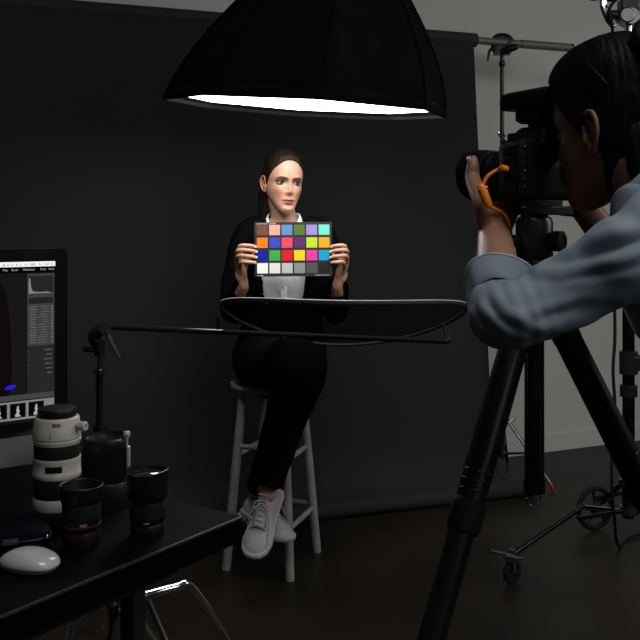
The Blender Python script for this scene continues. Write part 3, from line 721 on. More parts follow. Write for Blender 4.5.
# head in its own frame: x sideways, -y forward, z up, origin between the eyes' level and the ears
HT = np.array([
 (-.1165, .076, .052, .064, .010), (-.111, .084, .030, .060, .021), (-.099, .0895, .006, .050, .0320), (-.085, .0880, -.02, .035, .0415),
 (-.070, .0865, -.040, .020, .0510), (-.050, .0865, -.055, .010, .0600), (-.030, .0865, -.070, .005, .0655), (0, .0860, -.085, 0, .0680),
 (.018, .0905, -.092, -.002, .0705), (.03, .0915, -.095, -.005, .0710)])
def head_grid(nu=168, n1=100, n2=44):
    zs = np.concatenate([np.linspace(-.1165, .03, n1), .03+.087*np.sin(np.linspace(0, PI/2-.015, n2)[1:])])
    th = np.linspace(0, 2*PI, nu, endpoint=False)
    X = np.zeros((len(zs), nu)); F = np.zeros_like(X); Z = np.repeat(zs[:, None], nu, 1)
    for i, z in enumerate(zs):
        if z <= .03:
            f, b, c, w_ = [np.interp(z, HT[:, 0], HT[:, k]) for k in (1, 2, 3, 4)]
        else:
            t = (z-.03)/.087; k = math.sqrt(max(0, 1-t*t)); f, b, c, w_ = .0915*k**.92, -.095*k, -.005, .071*k
        ct, st_ = np.cos(th), np.sin(th)
        X[i] = w_*np.sign(st_)*np.abs(st_)**.92
        F[i] = np.where(ct > 0, c+(f-c)*np.abs(ct)**.92, c+(c-b)*-np.abs(ct)**1.0)
    # smooth the table's corners along z
    for _ in range(6):
        for A in (X, F): A[1:-1] = .25*A[:-2]+.5*A[1:-1]+.25*A[2:]
    return X, F, Z, th
def g2(x, z, cx, cz, sx, sz): return np.exp(-((x-cx)/sx)**2-((z-cz)/sz)**2)
def build_head(skin, lips, brow, shadow, blush):
    X, F, Z, th = head_grid()
    ax = np.abs(X); fr = sstep(.02, .05, F)
    na = np.interp(Z, [-.055, -.049, -.043, -.037, -.031, -.018, -.003, .012, .024], [0, .0005, .007, .0165, .0195, .0150, .0080, .0035, 0])
    ns = np.interp(Z, [-.05, -.036, -.01, .015], [.0080, .0078, .0060, .0070])
    D = na*np.exp(-(X/ns)**2)
    D += .0042*g2(ax, Z, .0110, -.0362, .0050, .0060)
    D += -.0100*g2(ax, Z, .031, .001, .0175, .0105) - .004*g2(ax, Z, .013, .004, .006, .009)
    D += .0028*g2(ax, Z, .028, .021, .022, .008)
    D += .0058*g2(ax, Z, .042, -.030, .018, .018)
    D += -.0025*g2(ax, Z, .040, -.062, .013, .02)
    D += .0045*np.exp(-(X/.019)**2)*np.exp(-((Z+.0635)/.0042)**2) + .0055*np.exp(-(X/.016)**2)*np.exp(-((Z+.0748)/.0050)**2)
    D += -.0028*np.exp(-(X/.024)**2)*np.exp(-((Z+.0690-.10*ax)/.0018)**2) - .0035*np.exp(-(X/.018)**2)*np.exp(-((Z+.0855)/.0045)**2)
    D += .0045*g2(ax, Z, 0, -.0995, .015, .010) + .0015*g2(ax, Z, 0, -.06, .02, .008) - .0012*g2(ax, Z, 0, -.0585, .003, .005)
    F = F+D*fr
    C = np.ones(X.shape+(3,))*np.array(skin)
    def mixc(m, col):
        nonlocal C
        m = np.clip(m*fr, 0, 1)[..., None]; C = C*(1-m)+np.array(col)*m
    mixc(.55*g2(ax, Z, .045, -.028, .016, .016), blush)
    mixc(.35*g2(X, Z, 0, -.038, .012, .008), blush)
    mixc(.88*np.clip(1.8*g2(ax, Z, .0325, .0040, .0170, .0098), 0, 1), shadow)
    lipu = np.where(Z > -.0690, .0102*(1-(ax/.027)**2)*(1-.18*np.exp(-(X/.0035)**2)), .0120*(1-(ax/.0255)**2))
    mixc(sstep(.0014, -.0010, np.abs(Z+.0690-.07*ax)-lipu)*(ax < .027), lips)
    bz = .0148+.0050*np.sin(np.clip((ax-.012)/.036, 0, 1)*2.3)-.004*np.clip((ax-.036)/.012, 0, 1)
    bt = np.interp(ax, [.010, .014, .036, .049], [.0013, .0026, .0022, .0006])
    mixc(.9*sstep(.0014, -.0008, np.abs(Z-bz)-bt)*((ax > .0105) & (ax < .0495)), brow)
    mb = MB(); nz, nu = X.shape
    mb.v = [V(X[i, j], -F[i, j], Z[i, j]) for i in range(nz) for j in range(nu)]
    for i in range(nz-1):
        for j in range(nu): mb.f.append((i*nu+j, i*nu+(j+1) % nu, (i+1)*nu+(j+1) % nu, (i+1)*nu+j))
    mb.f.append(tuple(range(nu))[::-1]); mb.f.append(tuple((nz-1)*nu+j for j in range(nu)))
    cols = [tuple(c) for c in C.reshape(-1, 3)]
    def more(m, col):
        mb.add(m.v, m.f); cols.extend([col]*len(m.v))
    for s_ in (-1, 1):
        e = MB(); cx = V(s_*.0315, -.0645, .0008)                # lids: two shells over the eyeball
        for lo, hi, col in ((R(22), R(88), shadow), (R(-88), R(-30), tuple(.5*a+.5*b for a, b in zip(skin, shadow)))):
            e = MB(); n = 22; m = 8
            for i in range(m+1):
                el = lo+(hi-lo)*i/m
                for j in range(n+1):
                    az = R(-95+190*j/n); droop = 1-.30*(az/R(95))**2
                    el2 = el*droop if (i == 0 and lo > 0) or (i == m and lo < 0) else el
                    e.v.append(cx+V(.0154*math.cos(el2)*math.sin(az), -.0149*math.cos(el2)*math.cos(az), .0149*math.sin(el2)))
            for i in range(m):
                for j in range(n): e.f.append((i*(n+1)+j, i*(n+1)+j+1, (i+1)*(n+1)+j+1, (i+1)*(n+1)+j))
            more(e, col)
        lash = MB().tube([cx+V(.0157*math.cos(R(20)*(1-.3*(a/95)**2))*math.sin(R(a)), -.0155*math.cos(R(20)*(1-.3*(a/95)**2))*math.cos(R(a)), .0155*math.sin(R(20)*(1-.3*(a/95)**2))) for a in range(-80, 85, 10)], .0019, n=6)
        more(lash, (.01, .006, .005))
        low = MB().tube([cx+V(.0155*math.cos(R(29)*(1-.3*(a/95)**2))*math.sin(R(a)), -.0153*math.cos(R(29)*(1-.3*(a/95)**2))*math.cos(R(a)), -.0153*math.sin(R(29)*(1-.3*(a/95)**2))) for a in range(-75, 80, 10)], .0011, n=6)
        more(low, (.03, .015, .012))
        # ear
        E0 = V(s_*.0640, .006, -.010)
        def ep(f, z, o): return E0+V(s_*(.8*o+.004+.16*max(0, -f)), -f*.86, z*.9)
        hel = [ep(.012, -.006, .002), ep(.013, .010, .004), ep(.010, .024, .007), ep(-.001, .031, .009), ep(-.014, .028, .011), ep(-.021, .015, .012), ep(-.021, -.002, .011), ep(-.014, -.018, .008), ep(-.004, -.028, .005)]
        ear = MB().tube(hel, [.0035, .0036, .0036, .0038, .0040, .0040, .0038, .0036, .004], n=10, k=5, rnd=True)
        ear.ell(ep(.001, -.028, .002), (.0048, .0085, .0085))
        ear.tube([ep(.004, .018, .005), ep(-.006, .012, .007), ep(-.010, .0, .007), ep(-.006, -.014, .005)], [.003, .0038, .0038, .003], n=8, k=4, rnd=True)
        ear.tube([ep(.011, -.008, .004), ep(.010, -.016, .004)], .0045, n=8, rnd=True)
        ear.ell(ep(-.004, .002, -.003), (.0035, .018, .027)); ear.ell(ep(0, 0, -.010), (.010, .014, .022))
        ear = remesh(ear, .0013, 3)
        more(ear, tuple(c*q for c, q in zip(skin, (1.0, .86, .84))))
    return mb, cols
def eye(parent, M, s_, gaze):
    c = V(s_*.0315, -.0645, .0008); g_ = Vector(gaze).normalized(); mb = MB(); cols = []
    Mz = zframe(c, g_); n = 28
    rings_ = [0, 7, 13, 15, 17, 26, 27.5, 29, 32, 50, 75, 110, 150, 179]
    rs = [[M @ (Mz @ V(0.0140*math.sin(R(max(a, .5)))*math.cos(2*PI*j/n), 0.0140*math.sin(R(max(a, .5)))*math.sin(2*PI*j/n), 0.0140*math.cos(R(max(a, .5))))) for j in range(n)] for a in rings_]
    mb.rings(rs)
    o = mb.build('eyeball', EYEM, parent, smooth=180)
    at = o.data.color_attributes.new('tint', 'FLOAT_COLOR', 'POINT')
    for i, a in enumerate(rings_):
        col = (.004, .004, .004) if a < 14 else ((.035, .045, .042) if a < 27 else ((.03, .03, .03) if a < 28 else (.30, .275, .27)))
        for j in range(n): at.data[i*n+j].color = (*col, 1)
EYEM = skin_mat('eye_surface', rough=.08); EYEM.node_tree.nodes['Principled BSDF'].inputs['Subsurface Weight'].default_value = 0
def hair_shell(hl, M, thick=.011, crown=.006):
    X, F, Z, th = head_grid(120, 70, 34)
    td = np.degrees(np.where(th > PI, 2*PI-th, th))
    line = np.interp(td, [q[0] for q in hl], [q[1] for q in hl])[None, :]
    mk = np.clip((Z-line)/.014, -1, 1)
    back = sstep(.02, -.06, F)
    off = -.0045+np.clip(mk, 0, 1)**.6*(thick+crown*sstep(.03, .1, Z)+.004*back)
    c = np.array([0, 0, .005]); Px = np.stack([X, -F, Z], -1); d = Px-c; d /= np.linalg.norm(d, axis=-1, keepdims=True)
    rip = .0009*np.sin(th*46)[None, :]*np.clip(mk, 0, 1)
    Q = Px+d*(off+rip)[..., None]
    nz, nu = X.shape; mb = MB(); idx = {}
    for i in range(nz):
        for j in range(nu):
            if mk[i, j] > -.6: idx[i, j] = len(mb.v); mb.v.append(M @ Vector(Q[i, j]))
    for i in range(nz-1):
        for j in range(nu):
            k = [(i, j), (i, (j+1) % nu), (i+1, (j+1) % nu), (i+1, j)]
            if all(q in idx for q in k): mb.f.append(tuple(idx[q] for q in k))
    mb.f.append(tuple(idx[nz-1, j] for j in range(nu)))
    return mb
def person_mesh(name, pieces, label, loc, skin_default):
    """pieces: list of (MB, cols or None); one mesh"""
    allm = MB(); cols = []
    for m, c in pieces:
        allm.add(m.v, m.f); cols += (c if c else [skin_default]*len(m.v))
    o = allm.build(name, M_['skin'], None, smooth=180, loc=loc, recalc=False)
    at = o.data.color_attributes.new('tint', 'FLOAT_COLOR', 'POINT')
    at.data.foreach_set('color', np.array([(*c, 1) for c in cols], dtype=np.float32).ravel())
    return tag(o, label, 'person')
def fold(mb, amp, sc, dirs=(1, 1, 1)):
    """soft creases: displace along radial-ish noise"""
    out = []
    for v in mb.v:
        q = V(v.x*sc*dirs[0], v.y*sc*dirs[1], v.z*sc*dirs[2])
        n = noise.noise_vector(q); out.append(v+n*amp)
    mb.v = out; return mb

# ------------------------------------------------------------ seated woman
SK = (.50, .285, .195)
WX = -.142
HC = V(-.144, 3.505, 1.506)
HM = Matrix.Translation(HC) @ Matrix.Rotation(R(20), 4, 'Z') @ Matrix.Rotation(R(4), 4, 'X') @ Matrix.Rotation(R(3), 4, 'Y') @ Matrix.Scale(1.02, 4)
hm, hcol = build_head(SK, (.25, .055, .048), (.022, .012, .009), (.070, .030, .022), (.47, .155, .105))
hm.v = [HM @ v for v in hm.v]
shR, shL = V(-.284, 3.565, 1.300), V(.000, 3.565, 1.300)
elR, elL = V(-.335, 3.47, 1.01), V(.058, 3.47, 1.01)
wrR, wrL = P(243.5, 286, 3.315), P(337.5, 286, 3.315)
hipR, hipL = V(-.235, 3.50, .815), V(-.075, 3.50, .81)
knR, anR = V(-.060, 3.135, .845), P(268, 485, 3.20)
knL, anL = V(-.100, 3.19, .715), V(-.232, 3.42, .335)
body = MB()
body.tube([V(WX, 3.535, .80), V(WX, 3.535, .95), V(WX, 3.53, 1.1), V(WX, 3.535, 1.24), V(WX, 3.545, 1.315)], [.135, .115, .125, .135, .10], ry=[.10, .08, .09, .085, .06], ref=(1, 0, 0), n=28, k=4, rnd=True)
body.tube([V(WX, 3.545, 1.29), V(WX, 3.54, 1.36), HM @ V(0, .022, -.06)], [.058, .049, .050], n=24, k=4, rnd=True)
for sh, el, wr in ((shR, elR, wrR), (shL, elL, wrL)):
    body.tube([V(WX, 3.55, 1.29), sh, el, wr], [.05, .042, .034, .0205], n=16, k=4, rnd=True)
for hp, kn, an in ((hipR, knR, anR), (hipL, knL, anL)):
    body.tube([hp, hp.lerp(kn, .5), kn, kn.lerp(an, .35), an, an+V(0, 0, -.03)], [.085, .072, .05, .048, .034, .033], n=18, k=4, rnd=True)
body = remesh(body, .006, 5)
CHY = 3.25
def finger(mb, pts, r0, r1): mb.tube(pts, list(np.linspace(r0, r1, len(pts))), n=12, k=4, rnd=True)
nails = []
def wom_hand(fx, wr, el_):
    h = MB()
    mc = [(238.5, 252), (236, 257), (236, 262.5), (238.5, 268)]
    pi_ = [(238.5, 246.3), (236.5, 250.6), (237, 256.0), (240.5, 262.2)]
    di = [(248.5, 245.6), (248.5, 250.4), (248.5, 256.2), (249.5, 262.2)]
    tp_ = [(255.2, 246.8), (256.2, 251.8), (256.0, 257.4), (255.0, 262.6)]
    for a, b_, c, d in zip(mc, pi_, di, tp_):
        A = P(fx(a[0]), a[1], 3.285); B = P(fx(b_[0]), b_[1], 3.235); C = P(fx(c[0]), c[1], 3.226); D = P(fx(d[0]), d[1], 3.2395)
        finger(h, [A, B, C, D], .0088, .0062)
        h.tube([wr+(el_-wr)*.2, wr, wr.lerp(A, .5)+V(0, .004, 0), A], [.0205, .0195, .014, .0105], n=12, k=3, rnd=True)
        dr = (D-C).normalized(); nails.append((D+V(0, -.0060, 0)+dr*.001, dr))
    T0 = P(fx(241.5), 272, 3.315); T1 = P(fx(245), 263, 3.305); T2 = P(fx(251), 257.5, 3.278); T3 = P(fx(258), 253, 3.268)
    finger(h, [wr, T0, T1, T2, T3], .017, .0078)
    h.ell((wr+P(fx(237.5), 262, 3.285))/2, (.022, .012, .034))
    return remesh(h, .0017, 4, .5)
hR = wom_hand(lambda x: 255.5-(255.5-x)*(.92 if x < 255.5 else 1), wrR, elR); hL = wom_hand(lambda x: 331.5+(255.5-x)*(.78 if x < 255.5 else 1), wrL, elL)
HND = (.52, .29, .20)
wom = person_mesh('person', [(hm, hcol), (body, None), (hR, [HND]*len(hR.v)), (hL, [HND]*len(hL.v))],
                  'person in black blazer and white shirt seated on stool holding colour chart', V(SCN.x, SCN.y, 0), SK)
for s_ in (-1, 1): eye(wom, HM, s_, (.12, -1, -.02))
for q, dr in nails:
    MB().ell(q, (.0050, .0017, .0040), zframe((0, 0, 0), (0, 0, 1), dr)).build('fingernail', M_['nail'], wom, smooth=180)
hl = [(0, .081), (14, .079), (26, .073), (38, .061), (52, .044), (64, .022), (74, .002), (84, -.018), (94, -.012), (104, -.030), (118, -.060), (135, -.085), (180, -.088)]
hs_ = hair_shell(hl, HM, .0085, .005)
hair = hs_.build('hair', M_['hair_brown'], wom, smooth=180)
hb = MB().tube([HM @ V(0, .070, .045), HM @ V(0, .088, -.02), HM @ V(-.004, .082, -.09), HM @ V(-.006, .085, -.16), HM @ V(-.008, .09, -.22)], [.060, .066, .064, .058, .045], ry=[.03, .032, .030, .028, .02], ref=(1, 0, 0), n=32, k=6, rnd=True)
hb.v = [v+V(.0012*math.sin(v.x*900), 0, 0) for v in hb.v]
hb.build('long_hair', M_['hair_brown'], hair, smooth=180)
# shirt
shm = MB()
shm.tube([V(WX, 3.53, .98), V(WX, 3.525, 1.08), V(WX, 3.52, 1.18), V(WX, 3.54, 1.275), V(WX, 3.548, 1.325)], [.128, .134, .140, .145, .095], ry=[.096, .108, .116, .098, .066], ref=(1, 0, 0), n=36, k=6, rnd=True)
shm = remesh(shm, .005, 4); shm = keep(shm, lambda v: v.z < 1.36 and not (v.y < 3.56 and v.z > 1.24 and abs(v.x-WX) < (v.z-1.24)*.62)); fold(shm, .004, 14, (1, 1, .6))
shirt = shm.build('shirt', M_['white_cotton'], wom, smooth=180)
MB().tube([V(WX+.004, 3.53-.115, 1.30), V(WX+.004, 3.535-.128, 1.2), V(WX+.004, 3.535-.122, 1.1), V(WX+.004, 3.535-.120, 1.06)], .013, ry=.0022, ref=(1, 0, 0), n=12, k=4).build('button_placket', M_['white_cotton'], shirt)
for i in range(3): MB().ell(V(WX+.004, 3.412-.001*i, 1.15-i*.045), (.0055, .002, .0055)).build('button', M_['sole'], shirt)
for s_ in (-1, 1):          # collar: stand and pointed wing
    c = MB()
    A = [V(WX+s_*.040, 3.462, 1.290), V(WX+s_*.050, 3.485, 1.340), V(WX+s_*.060, 3.522, 1.374), V(WX+s_*.056, 3.560, 1.385), V(WX+s_*.03, 3.595, 1.388), V(WX, 3.603, 1.388)]
    B = [V(WX+s_*.066, 3.430, 1.240), V(WX+s_*.074, 3.458, 1.300), V(WX+s_*.075, 3.515, 1.330), V(WX+s_*.074, 3.560, 1.345), V(WX+s_*.038, 3.612, 1.35), V(WX, 3.620, 1.35)]
    A = [Vector(q) for q in catmull(A, 4)]; B = [Vector(q) for q in catmull(B, 4)]
    c.v = A+B; n = len(A); c.f = [(i, i+1, n+i+1, n+i) for i in range(n-1)]
    solid(c.build('collar', M_['white_cotton'], shirt, smooth=180), .003)
# blazer
bz = MB()
bz.tube([V(WX, 3.53, .86), V(WX, 3.53, .95), V(WX, 3.53, 1.08), V(WX, 3.525, 1.18), V(WX, 3.548, 1.29), V(WX, 3.552, 1.335)], [.165, .150, .150, .158, .150, .085], ry=[.122, .112, .118, .126, .098, .068], ref=(1, 0, 0), n=36, k=6, rnd=True)
for sh, el, wr, s_ in ((shR, elR, wrR, -1), (shL, elL, wrL, 1)):
    bz.tube([V(WX+s_*.06, 3.55, 1.305), sh+V(s_*-.004, 0, .005), sh.lerp(el, .5)+V(s_*.012, 0, 0), el, el.lerp(wr, .55), wr+(wr-el).normalized()*.05], [.055, .057, .052, .047, .043, .040], n=22, k=5, rnd=True)
bz = remesh(bz, .005, 5); fold(bz, .004, 16)
def bz_keep(v):
    if v.z > 1.362 and abs(v.x-WX) < .09: return False
    if v.y < 3.52:
        cx_ = WX+.010
        half = np.interp(v.z, [.90, .95, 1.0, 1.06, 1.15, 1.26, 1.34], [.0, .0, .06, .080, .088, .078, .060])
        if abs(v.x-cx_) < half and abs(v.x-WX) < .10: return False
    for wr, el in ((wrR, elR), (wrL, elL)):
        ax_ = (wr-el).normalized()
        if (v-wr).dot(ax_) > -.012 and (v-wr).length < .13: return False
    return True
bz = keep(bz, bz_keep)
blz = solid(bz.build('blazer', M_['suit'], wom, smooth=180), .004)
for s_ in (-1, 1):
    lp = MB(); Z_ = [1.335, 1.27, 1.20, 1.12, 1.05, 1.0]
    inn = [V(WX+s_*a, y, z) for a, y, z in zip((.060, .076, .088, .084, .070, .02), (3.497, 3.436, 3.398, 3.404, 3.410, 3.412), Z_)]
    out_ = [V(WX+s_*a, y, z) for a, y, z in zip((.085, .118, .132, .115, .090, .030), (3.51, 3.447, 3.408, 3.408, 3.412, 3.414), Z_)]
    inn = [Vector(q)+V(0, -.004, 0) for q in catmull(inn, 3)]; out_ = [Vector(q)+V(0, -.004, 0) for q in catmull(out_, 3)]
    lp.v = inn+out_; n = len(inn); lp.f = [(i, i+1, n+i+1, n+i) for i in range(n-1)]
    solid(lp.build('lapel', M_['suit'], blz, smooth=180), .003)
# trousers
tr = MB()
tr.tube([V(WX-.02, 3.55, .79), V(WX-.01, 3.535, .9), V(WX, 3.53, 1.0)], [.180, .162, .140], ry=[.140, .124, .116], ref=(1, 0, 0), n=30, k=5, rnd=True)
for hp, kn, an, sc in ((hipR, knR, anR, 1), (hipL, knL, anL, .95)):
    tr.tube([hp+V(0, .02, 0), hp.lerp(kn, .5)+V(0, 0, .004), kn, kn.lerp(an, .30), kn.lerp(an, .65), an+(kn-an).normalized()*-.01], [.108*sc, .098*sc, .086*sc, .070*sc, .058*sc, .050*sc], n=22, k=6, rnd=True)
tr = remesh(tr, .006, 6); fold(tr, .007, 11)
def tr_keep(v):
    for kn, an in ((knR, anR), (knL, anL)):
        a_ = (an-kn).normalized()
        if (v-an).dot(a_) > -.012 and (v-an).length < .10: return False
    return v.z < 1.045
tr = keep(tr, tr_keep)
trs = solid(tr.build('trousers', M_['suit'], wom, smooth=180), .003)
# sneakers: x to the toe, z up from the sole, y sideways; ankle opening near x=.045
def sneaker(M):
    L = .262
    st_ = [(0, .030, .0), (.02, .036, 0), (.06, .035, 0), (.11, .034, 0), (.16, .0415, 0), (.20, .0445, 0), (.235, .037, 0), (.256, .022, 0), (.262, .008, 0)]
    def width(x): return float(np.interp(x, [s[0] for s in st_], [s[1] for s in st_]))
    so = MB(); n = 40; xs = [L*(1-math.cos(PI*(i+.5)/n))/2 for i in range(n)]
    WS = 1.18
    def outline(off, z, toe=.0):
        a = [(x, width(x)*WS+off) for x in xs]; pts = [(x, w_) for x, w_ in a]+[(x, -w_) for x, w_ in a[::-1]]
        return [M @ V(x+(off if x > L/2 else -off)*.8, y, z+.012*max(0, (x-.19)/.07)**2) for x, y in pts]
    so.rings([outline(-.006, 0), outline(0, .004), outline(.003, .012), outline(.002, .024), outline(-.004, .029)])
    up = MB(); rs = []
    # cross sections along x: height of the upper
    hx = [(.004, .075), (.02, .098), (.05, .104), (.085, .098), (.115, .082), (.15, .066), (.185, .056), (.215, .051), (.24, .043), (.256, .032)]
    for x, h in [tuple(q) for q in catmull(hx, 3)]:
        w_ = width(x)*.97*WS; row = []
        top_w = np.interp(x, [0, .05, .1, .16, .25], [.8, .72, .62, .70, .8])
        for j in range(28):
            a = 2*PI*j/28; c, s_ = math.cos(a), math.sin(a)
            zz = .020+(h-.020)*(max(s_, 0)**.8) if s_ > 0 else .020+.006*s_
            ww = w_*math.copysign(abs(c)**.7, c)*(1-(1-top_w)*max(s_, 0)**1.5)
            row.append(M @ V(x, ww, zz))
        rs.append(row)
    up.rings(rs)
    u = up.build('sneaker', M_['sneaker'], wom, smooth=180)
    so.build('sole', M_['sole'], u, smooth=60)
    MB().tube([M @ V(.040+.030*math.cos(a), .026*math.sin(a), .101+.006*math.cos(2*a)) for a in [2*PI*i/24 for i in range(24)]], .008, n=10, closed=True).build('ankle_collar', M_['sneaker'], u, smooth=180)
    MB().tube([M @ V(.165, 0, .066), M @ V(.12, 0, .086), M @ V(.085, 0, .108), M @ V(.072, 0, .128)], .020, ry=.0035, ref=tuple(M.to_3x3() @ V(0, 1, 0)), n=14, k=4, rnd=True).build('tongue', M_['sneaker'], u, smooth=180)
    for i in range(5):
        x = .092+i*.0165; h = float(np.interp(x, [q[0] for q in hx], [q[1] for q in hx]))+.0065
        wd = .020+.002*i
        for sg in (-1, 1):
            MB().tube([M @ V(x, -sg*wd, h-.010), M @ V(x+.004, 0, h+.003), M @ V(x+.010, sg*wd, h-.012)], .0024, n=6, k=4, rnd=True).build('lace', M_['lace'], u, smooth=180)
    for sg in (-1, 1):
        MB().tube([M @ V(.088, 0, .112), M @ V(.10, sg*.022, .122), M @ V(.122, sg*.026, .108), M @ V(.100, sg*.006, .112)], .0018, n=6, k=5, rnd=True).build('lace_bow', M_['lace'], u, smooth=180)
        MB().tube([M @ V(.10, sg*.004, .112), M @ V(.125, sg*.030, .105), M @ V(.152, sg*.036, .083), M @ V(.165, sg*.041, .068)], .0018, n=6, k=4, rnd=True).build('lace_end', M_['lace'], u, smooth=180)
    # stitched side panel lines
    for sg in (-1, 1):
        MB().tube([M @ V(.205, sg*.040, .040), M @ V(.17, sg*.0375, .050), M @ V(.135, sg*.033, .046), M @ V(.09, sg*.033, .036)], .0022, n=6, k=4).build('side_seam', M_['sole'], u, smooth=180)
def shoe_frame(ankle, fwd, up):
    f = Vector(fwd).normalized(); u = Vector(up); u = (u-f*u.dot(f)).normalized(); y = u.cross(f)
    M = frame(V(0, 0, 0), f, y, u); return Matrix.Translation(Vector(ankle)-(M @ V(.042, 0, .095))) @ M
sneaker(shoe_frame(anR+V(-.002, .004, -.022), (-.26, -.62, -.74), (-.10, -.75, .62)))
sneaker(shoe_frame(anL+V(0, 0, -.02), (.62, -.72, -.22), (.2, -.1, 1)))

# ------------------------------------------------------------ colour chart
CX0, CX1 = P(254.6, 0, CHY).x, P(332.0, 0, CHY).x; CZ1, CZ0 = P(0, 222, CHY).z, P(0, 276.3, CHY).z
CW, CH = CX1-CX0, CZ1-CZ0
CM = frame(V((CX0+CX1)/2, CHY, (CZ0+CZ1)/2), V(1, 0, .008).normalized(), V(-.008, 0, 1).normalized(), V(0, -1, 0))
cc = thing('colour_chart', 'black colour checker chart with rows of coloured squares held at chest height', 'chart', V((CX0+CX1)/2, CHY, CZ0))
MB().prism(rrect(-CW/2, CW/2, -CH/2, CH/2, .003), .004, CM).build('board', mat('chart_board', (.016, .016, .017), .5, var=.1), cc)
def s2l(c): return tuple(((q/255)/12.92 if q/255 <= .04045 else (((q/255)+.055)/1.055)**2.4) for q in c)
cols = [(122, 76, 66), (232, 170, 150), (96, 142, 196), (84, 118, 48), (156, 138, 206), (112, 222, 200),
        (252, 132, 30), (62, 76, 206), (246, 78, 98), (94, 46, 110), (190, 224, 46), (255, 172, 30),
        (14, 32, 176), (62, 182, 76), (226, 28, 42), (255, 216, 30), (238, 62, 164), (20, 168, 210),
        (243, 243, 243), (222, 224, 224), (184, 186, 186), (134, 138, 138), (80, 80, 83), (32, 33, 36)]
PW = .0392; GX = (CW-.012)/6; GZ = .0425
for i, c in enumerate(cols):
    r_, k = divmod(i, 6)
    cx = (k-2.5)*GX; cy = CH/2-.0285-r_*((CH-.020-.0385)/3)
    o = MB().prism([(cx-.0195, cy-.0185), (cx+.0195, cy-.0185), (cx+.0195, cy+.0185), (cx-.0195, cy+.0185)], .0006, CM @ Matrix.Translation((0, 0, .0039))).build('patch', mat('patch_colour', tuple(min(1, q*(.79 if i < 18 else .97)) for q in s2l(c)), .75, var=.01, spec=.2), cc, smooth=0)
wp = mat('chart_print', (.62, .62, .62), .6, var=.02)
text('lettering', 'colorchecker CLASSIC', .0078, CM @ Matrix.Translation((-CW/2+.006, CH/2-.0075, .0042)), wp, cc)
text('lettering', 'x-rite', .0095, CM @ Matrix.Translation((-CW/2+.010, -CH/2+.0015, .0042)), wp, cc)
MB().box((CW/2-.036, -CH/2+.0035, .0044), (.052, .0014, .0004), CM).build('print_line', wp, cc, smooth=0)

# ------------------------------------------------------------ photographer's camera on its tripod
KC = V(.374, 1.53, 1.437); KF = V(-.50, .866, 0).normalized(); KR = V(.866, .50, 0); KU = V(0, 0, 1)
def kp_(r, f, u): return KC+KR*r+KF*f+KU*u
KM = frame(KC, KR, KF, KU)               # x = camera's right, y = towards the subject, z = up
ca = thing('camera', 'black camera with hood and top flash on the tripod at the eye', 'camera', KC+V(0, 0, -.075))
def sec(y, x0, x1, z0, z1, r): return [KM @ V(x, y, z) for x, z in rrect(x0, x1, z0, z1, r)]
bd_ = MB().rings([sec(-.034, -.070, .070, -.051, .040, .012), sec(-.030, -.075, .076, -.055, .045, .014), sec(.018, -.075, .076, -.055, .045, .014), sec(.026, -.068, .070, -.050, .038, .014)])
bd_.build('body', M_['camera_black'], ca, smooth=50)
MB().rings([sec(.02, .038, .076, -.053, .040, .012), sec(.048, .040, .074, -.050, .034, .012), sec(.056, .046, .070, -.045, .026, .010)]).build('hand_grip', M_['camera_black'], ca, smooth=60)
MB().rings([[KM @ V(x, y, z) for x, y in rrect(-.034*a, .034*a, -.044*b_, .040*b_, .010*a)] for a, b_, z in ((1.15, 1, .038), (1, 1, .050), (.84, .86, .062), (.62, .7, .069))]).build('prism_hump', M_['camera_black'], ca, smooth=50)
MB().rings([sec(-.030, -.022, .022, .012, .048, .008), sec(-.050, -.020, .020, .014, .046, .008), sec(-.052, -.012, .012, .020, .040, .006)]).build('eyepiece', M_['camera_black'], ca, smooth=50)
for i, (x, z) in enumerate(((-.064, .03), (-.064, .017), (-.064, .004), (-.064, -.009), (-.064, -.022), (-.064, -.035))):
    MB().lathe([(0, 0), (.0042, 0), (.0042, .0015), (.003, .0022), (0, .0022)], KM @ zframe((x, -.034, z), (0, -1, 0)), n=14).build('button', M_['dull_chrome'] if i in (0, 3) else M_['gloss_black'], ca)
for z in (.022, .008, -.006, -.020):
    MB().rings([[KM @ V(-.0745-d_, y, zz) for y, zz in rrect(-.018, .006, z-.005, z+.005, .002)] for d_ in (0, .0015)]).build('port_cover', M_['camera_black'], ca)
MB().lathe([(0, 0), (.013, 0), (.0135, .002), (.0135, .010), (.012, .0115), (0, .0115)], KM @ Matrix.Translation((-.055, 0, .044)), n=24).build('mode_dial', M_['camera_black'], ca)
MB().tube([KM @ V(-.074, .005, .043), KM @ V(-.084, .005, .050), KM @ V(-.083, .008, .058), KM @ V(-.073, .006, .050)], .0022, n=8, k=4).build('strap_lug', M_['chrome'], ca)
LM = KM @ Matrix.Rotation(-PI/2, 4, 'X')  # z along the lens axis
def ll(prof): return MB().lathe(prof, LM @ Matrix.Translation((0, .005, 0)), n=48)
le = ll([(0, .022), (.036, .022), (.0365, .025), (.0365, .040), (.0385, .043), (.0385, .052), (0, .053)]).build('lens', M_['camera_black'], ca)
ll([(0, .052), (.0400, .052), (.0410, .054), (.0410, .084), (.0400, .086), (0, .087)]).build('zoom_ring', M_['camera_black'], le)
ll([(0, .086), (.0385, .086), (.0385, .092), (.0412, .095), (.0412, .112), (.040, .114), (0, .115)]).build('focus_ring', M_['camera_black'], le)
ll([(.0385, .1135), (.0418, .114), (.0418, .1165), (.0385, .117)]).build('silver_ring', M_['dull_chrome'], le)
ll([(0, .116), (.0415, .116), (.0435, .120), (.0475, .158), (.0480, .168), (.0462, .169), (.0415, .125), (0, .123)]).build('hood', M_['camera_black'], le)
ll([(0, .124), (.030, .124), (.038, .127), (.036, .130), (0, .133)]).build('front_glass', M_['glass'], le)
